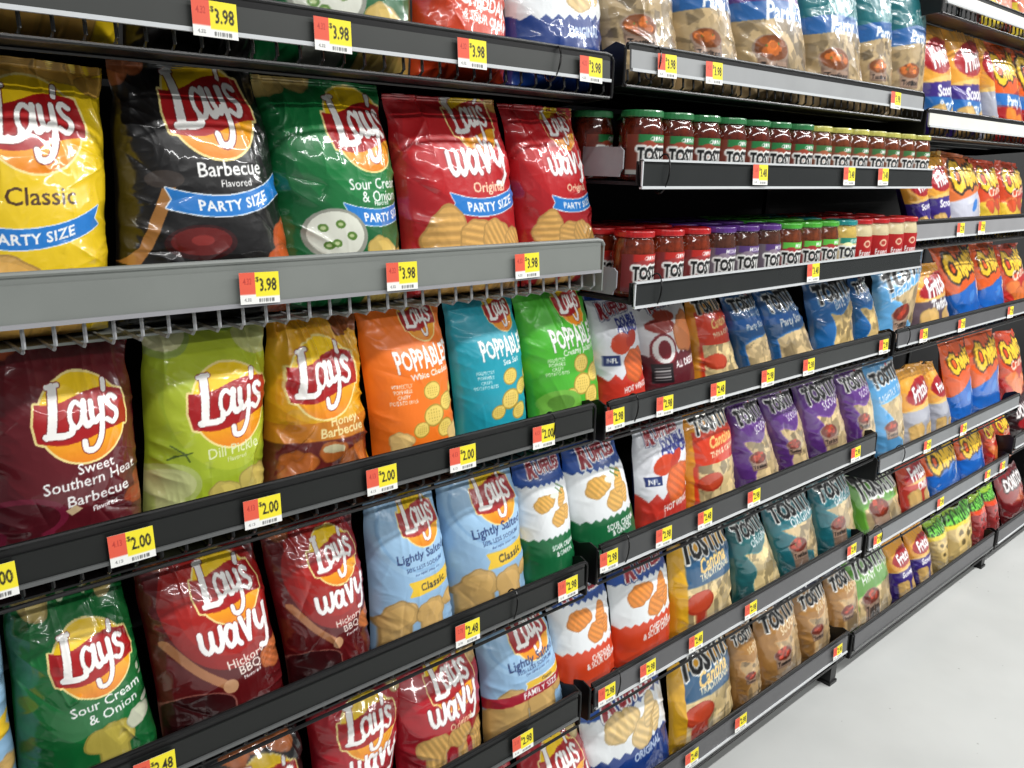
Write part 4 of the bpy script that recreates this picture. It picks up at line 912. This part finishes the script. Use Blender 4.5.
g = 'bags on the bright upper far shelves'
B(d_fritos_p, 'C1', 926, 950, (908, 14), (952, 18), .09, 'yellow corn chip party bag half hidden behind the teal bag', g)
B(d_fritos_p, 'C1', 951, 982, (950, 15), (984, 24), .09, 'yellow and purple corn chip party bag in full view', g)
B(d_fritos_w, 'C1', 983, 995, (981, 28), (992, 34), .08, 'white and blue snack bag squeezed beside the corn chips', g)
B(d_chee_p, 'C1', 996, 1022, (986, 38), (1018, 44), .08, 'orange cheese puff party bag on the bright shelf', g)
B(d_chee_p, 'C1', 1024, 1050, (1012, 40), (1048, 48), .08, 'orange cheese puff party bag cut by the frame edge', g)
B(d_snack, 'C0', 988, 1012, (990, -60), (1012, -50), .08, 'red and yellow snack bag at the top right corner', g)
B(d_snack, 'C0', 1013, 1040, (1012, -50), (1040, -40), .08, 'red snack bag cut by the top right corner', g)
g = 'bags on the far shelf beside the jars'
B(d_fritos, 'C2', 916, 930, (903, 166), (928, 158), .08, 'yellow corn chip bag partly behind the jar shelf end', g)
B(d_fritos, 'C2', 931, 949, (924, 153), (950, 151), .08, 'yellow corn chip bag right of the jar shelf', g)
B(d_chee_w, 'C2', 950, 979, (948, 150), (984, 158), .09, 'peach and white cheese puff bag', g)
B(d_chee_y, 'C2', 980, 1000, (977, 158), (1003, 162), .08, 'orange red cheese snack bag with yellow foot', g)
B(d_chee_y, 'C2', 1001, 1022, (1003, 160), (1026, 164), .08, 'orange red cheese snack bag with yellow foot at the frame edge', g)
g = 'bags on the third far shelf'
B(d_fritos_t, 'C3', 915, 951, (916, 268), (944, 262), .07, 'yellow corn twist bag beside the leaning light blue bag', g)
B(d_chee, 'C3', 953, 979, (937, 246), (976, 242), .08, 'orange and blue cheese puff bag on the third far shelf', g)
B(d_chee, 'C3', 980, 1003, (977, 243), (1001, 241), .08, 'orange and blue cheese puff bag right of its twin', g)
B(d_chee_f, 'C3', 1004, 1026, (1001, 246), (1024, 243), .08, 'orange red crunchy cheese bag at the right frame edge', g)
g = 'bags on the fourth far shelf'
B(d_lightly, 'C4', 876, 904, (870, 364), (902, 352), .08, 'light blue lightly salted tortilla bag hanging below the shelf joint', g)
B(d_fritos_w, 'C4', 905, 931, (902, 372), (930, 362), .08, 'yellow corn chip bag beside the light blue tortilla bag', g)
B(d_fritos_w, 'C4', 932, 950, (930, 366), (940, 362), .08, 'yellow corn chip bag overlapped by its twin', g)
B(d_chee, 'C4', 951, 972, (946, 342), (972, 334), .08, 'orange cheese puff bag on the fourth far shelf', g)
B(d_chee, 'C4', 973, 1001, (972, 334), (1000, 328), .08, 'orange cheese puff bag, middle of the fourth far shelf', g)
B(d_chee_f, 'C4', 1002, 1024, (1000, 334), (1022, 330), .08, 'orange crunchy cheese bag on the fourth far shelf edge', g)
g = 'bags on the second lowest far shelf'
B(d_hint, 'C5', 859, 904, (849, 478), (899, 470), .08, 'bright green lime tortilla bag on the second lowest shelf', g)
B(d_fritos_r, 'C5', 905, 930, (900, 462), (926, 452), .07, 'red corn chip bag beside the bright green lime bag', g)
B(d_chee, 'C5', 931, 961, (924, 450), (958, 436), .07, 'orange and blue puff bag on the second lowest far shelf', g)
B(d_chee, 'C5', 962, 986, (959, 436), (984, 425), .07, 'orange and blue puff bag right of the matching one', g)
B(d_chee_f, 'C5', 987, 998, (984, 424), (996, 417), .07, 'narrow orange red crunchy bag on the second lowest far shelf', g)
B(d_chee_f, 'C5', 999, 1012, (996, 416), (1010, 410), .07, 'orange red crunchy bag beside the dark tortilla bag', g)
B(d_dor2, 'C5', 1014, 1034, (1012, 404), (1034, 392), .07, 'black and red tortilla bag cut by the right edge', g)
g = 'bags on the lowest far shelf'
B(d_hint, 'C6', 851, 893, (846, 556), (889, 540), .08, 'green lime tortilla bag on the lowest shelf', g)
B(d_fritos, 'C6', 895, 914, (889, 546), (907, 533), .07, 'orange yellow corn chip bag beside the low green bag', g)
B(d_fritos, 'C6', 915, 933, (908, 532), (928, 522), .07, 'orange yellow corn chip bag beside the onion rings', g)
B(d_fun, 'C6', 935, 949, (929, 524), (948, 514), .07, 'green onion ring snack bag next to the corn chips', g)
B(d_fun, 'C6', 950, 973, (949, 514), (974, 500), .07, 'green onion ring snack bag in full view', g)
B(d_fun_r, 'C6', 975, 988, (974, 500), (986, 490), .07, 'red and green onion ring snack bag', g)
B(d_fun_r, 'C6', 989, 999, (987, 490), (998, 482), .07, 'dark red onion ring snack bag squeezed at the bay end', g)
B(d_dor, 'D6', 1004, 1026, (998, 474), (1022, 462), .07, 'dark red tortilla bag at the far right on the lowest shelf', g)

# ------------------------------------------------------------------ floor
def floor_mat():
    m = bpy.data.materials.new('polished_white_vinyl_floor'); m.use_nodes = True; nt = m.node_tree; b = nt.nodes['Principled BSDF']
    tc = nt.nodes.new('ShaderNodeTexCoord')
    n = nt.nodes.new('ShaderNodeTexNoise'); n.inputs['Scale'].default_value = 2.2; n.inputs['Detail'].default_value = 8; nt.links.new(tc.outputs['Object'], n.inputs['Vector'])
    cr = nt.nodes.new('ShaderNodeValToRGB'); cr.color_ramp.elements[0].position = .3; cr.color_ramp.elements[1].position = .7
    cr.color_ramp.elements[0].color = (*lin((180, 182, 180)), 1); cr.color_ramp.elements[1].color = (*lin((194, 196, 194)), 1)
    nt.links.new(n.outputs['Fac'], cr.inputs[0])
    v = nt.nodes.new('ShaderNodeTexVoronoi'); v.inputs['Scale'].default_value = 34; nt.links.new(tc.outputs['Object'], v.inputs['Vector'])
    v2 = nt.nodes.new('ShaderNodeTexNoise'); v2.inputs['Scale'].default_value = 9; nt.links.new(tc.outputs['Object'], v2.inputs['Vector'])
    lt_ = nt.nodes.new('ShaderNodeMath'); lt_.operation = 'LESS_THAN'; lt_.inputs[1].default_value = .10; nt.links.new(v.outputs['Distance'], lt_.inputs[0])
    gt = nt.nodes.new('ShaderNodeMath'); gt.operation = 'GREATER_THAN'; gt.inputs[1].default_value = .60; nt.links.new(v2.outputs['Fac'], gt.inputs[0])
    mu = nt.nodes.new('ShaderNodeMath'); mu.operation = 'MULTIPLY'; nt.links.new(lt_.outputs[0], mu.inputs[0]); nt.links.new(gt.outputs[0], mu.inputs[1])
    mu2 = nt.nodes.new('ShaderNodeMath'); mu2.operation = 'MULTIPLY'; mu2.inputs[1].default_value = .45; nt.links.new(mu.outputs[0], mu2.inputs[0])
    mx = nt.nodes.new('ShaderNodeMix'); mx.data_type = 'RGBA'; nt.links.new(mu2.outputs[0], mx.inputs[0]); nt.links.new(cr.outputs[0], mx.inputs[6]); mx.inputs[7].default_value = (*lin((90, 88, 84)), 1)
    nt.links.new(mx.outputs[2], b.inputs['Base Color']); b.inputs['Roughness'].default_value = .38; b.inputs['Specular IOR Level'].default_value = .35
    return m
fl = MB().box(-3, 12, -4.0, 1.6, -.05, 0).build('floor', floor_mat()); fl['kind'] = 'structure'
# wall behind the shelving, unseen ceiling that carries the lamps
w = MB().box(-3, 12, 1.62, 1.7, 0, 4.2).build('wall_back', mat('painted_wall', (176, 176, 172), rough=.8)); w['kind'] = 'structure'

# ------------------------------------------------------------------ lights: rows of tube lamps above the aisle
def lamp(x, y, z, sx, sy, power, col=(1, .992, .975), rx=0.):
    l = bpy.data.lights.new('ceiling_tube_lamp', 'AREA'); l.shape = 'RECTANGLE'; l.size = sx; l.size_y = sy; l.energy = power; l.color = col
    o = bpy.data.objects.new('ceiling_tube_lamp', l); COL.objects.link(o); o.location = (x, y, z); o.rotation_euler = (rx, 0, 0); return o
for i in range(4): lamp(-.7+2.45*i, -.55, 3.5, 2.3, .14, [34, 52, 105, 140][i])
for i in range(4): lamp(-.7+2.45*i, -2.9, 3.5, 2.3, .14, [50, 60, 80, 90][i])
wd = bpy.data.worlds.new('store_air'); bpy.context.scene.world = wd; wd.use_nodes = True
wd.node_tree.nodes['Background'].inputs[0].default_value = (.93, .97, 1, 1); wd.node_tree.nodes['Background'].inputs[1].default_value = .14

# ------------------------------------------------------------------ camera
cam = bpy.data.cameras.new('camera'); co = bpy.data.objects.new('camera', cam); COL.objects.link(co)
cam.sensor_fit = 'HORIZONTAL'; cam.sensor_width = 36; cam.lens = FPX/1024*36; cam.clip_start = .05; cam.clip_end = 100
from mathutils import Matrix
co.matrix_world = Matrix([[_R[0], _U[0], -_F[0], 0], [_R[1], _U[1], -_F[1], 0], [_R[2], _U[2], -_F[2], CZ], [0, 0, 0, 1]])
sc = bpy.context.scene; sc.camera = co
sc.view_settings.view_transform = 'Standard'; sc.view_settings.look = 'None'; sc.view_settings.gamma = 1; sc.view_settings.use_curve_mapping = False; sc.view_settings.exposure = -.02
sc.cycles.max_bounces = 6; sc.cycles.use_denoising = True
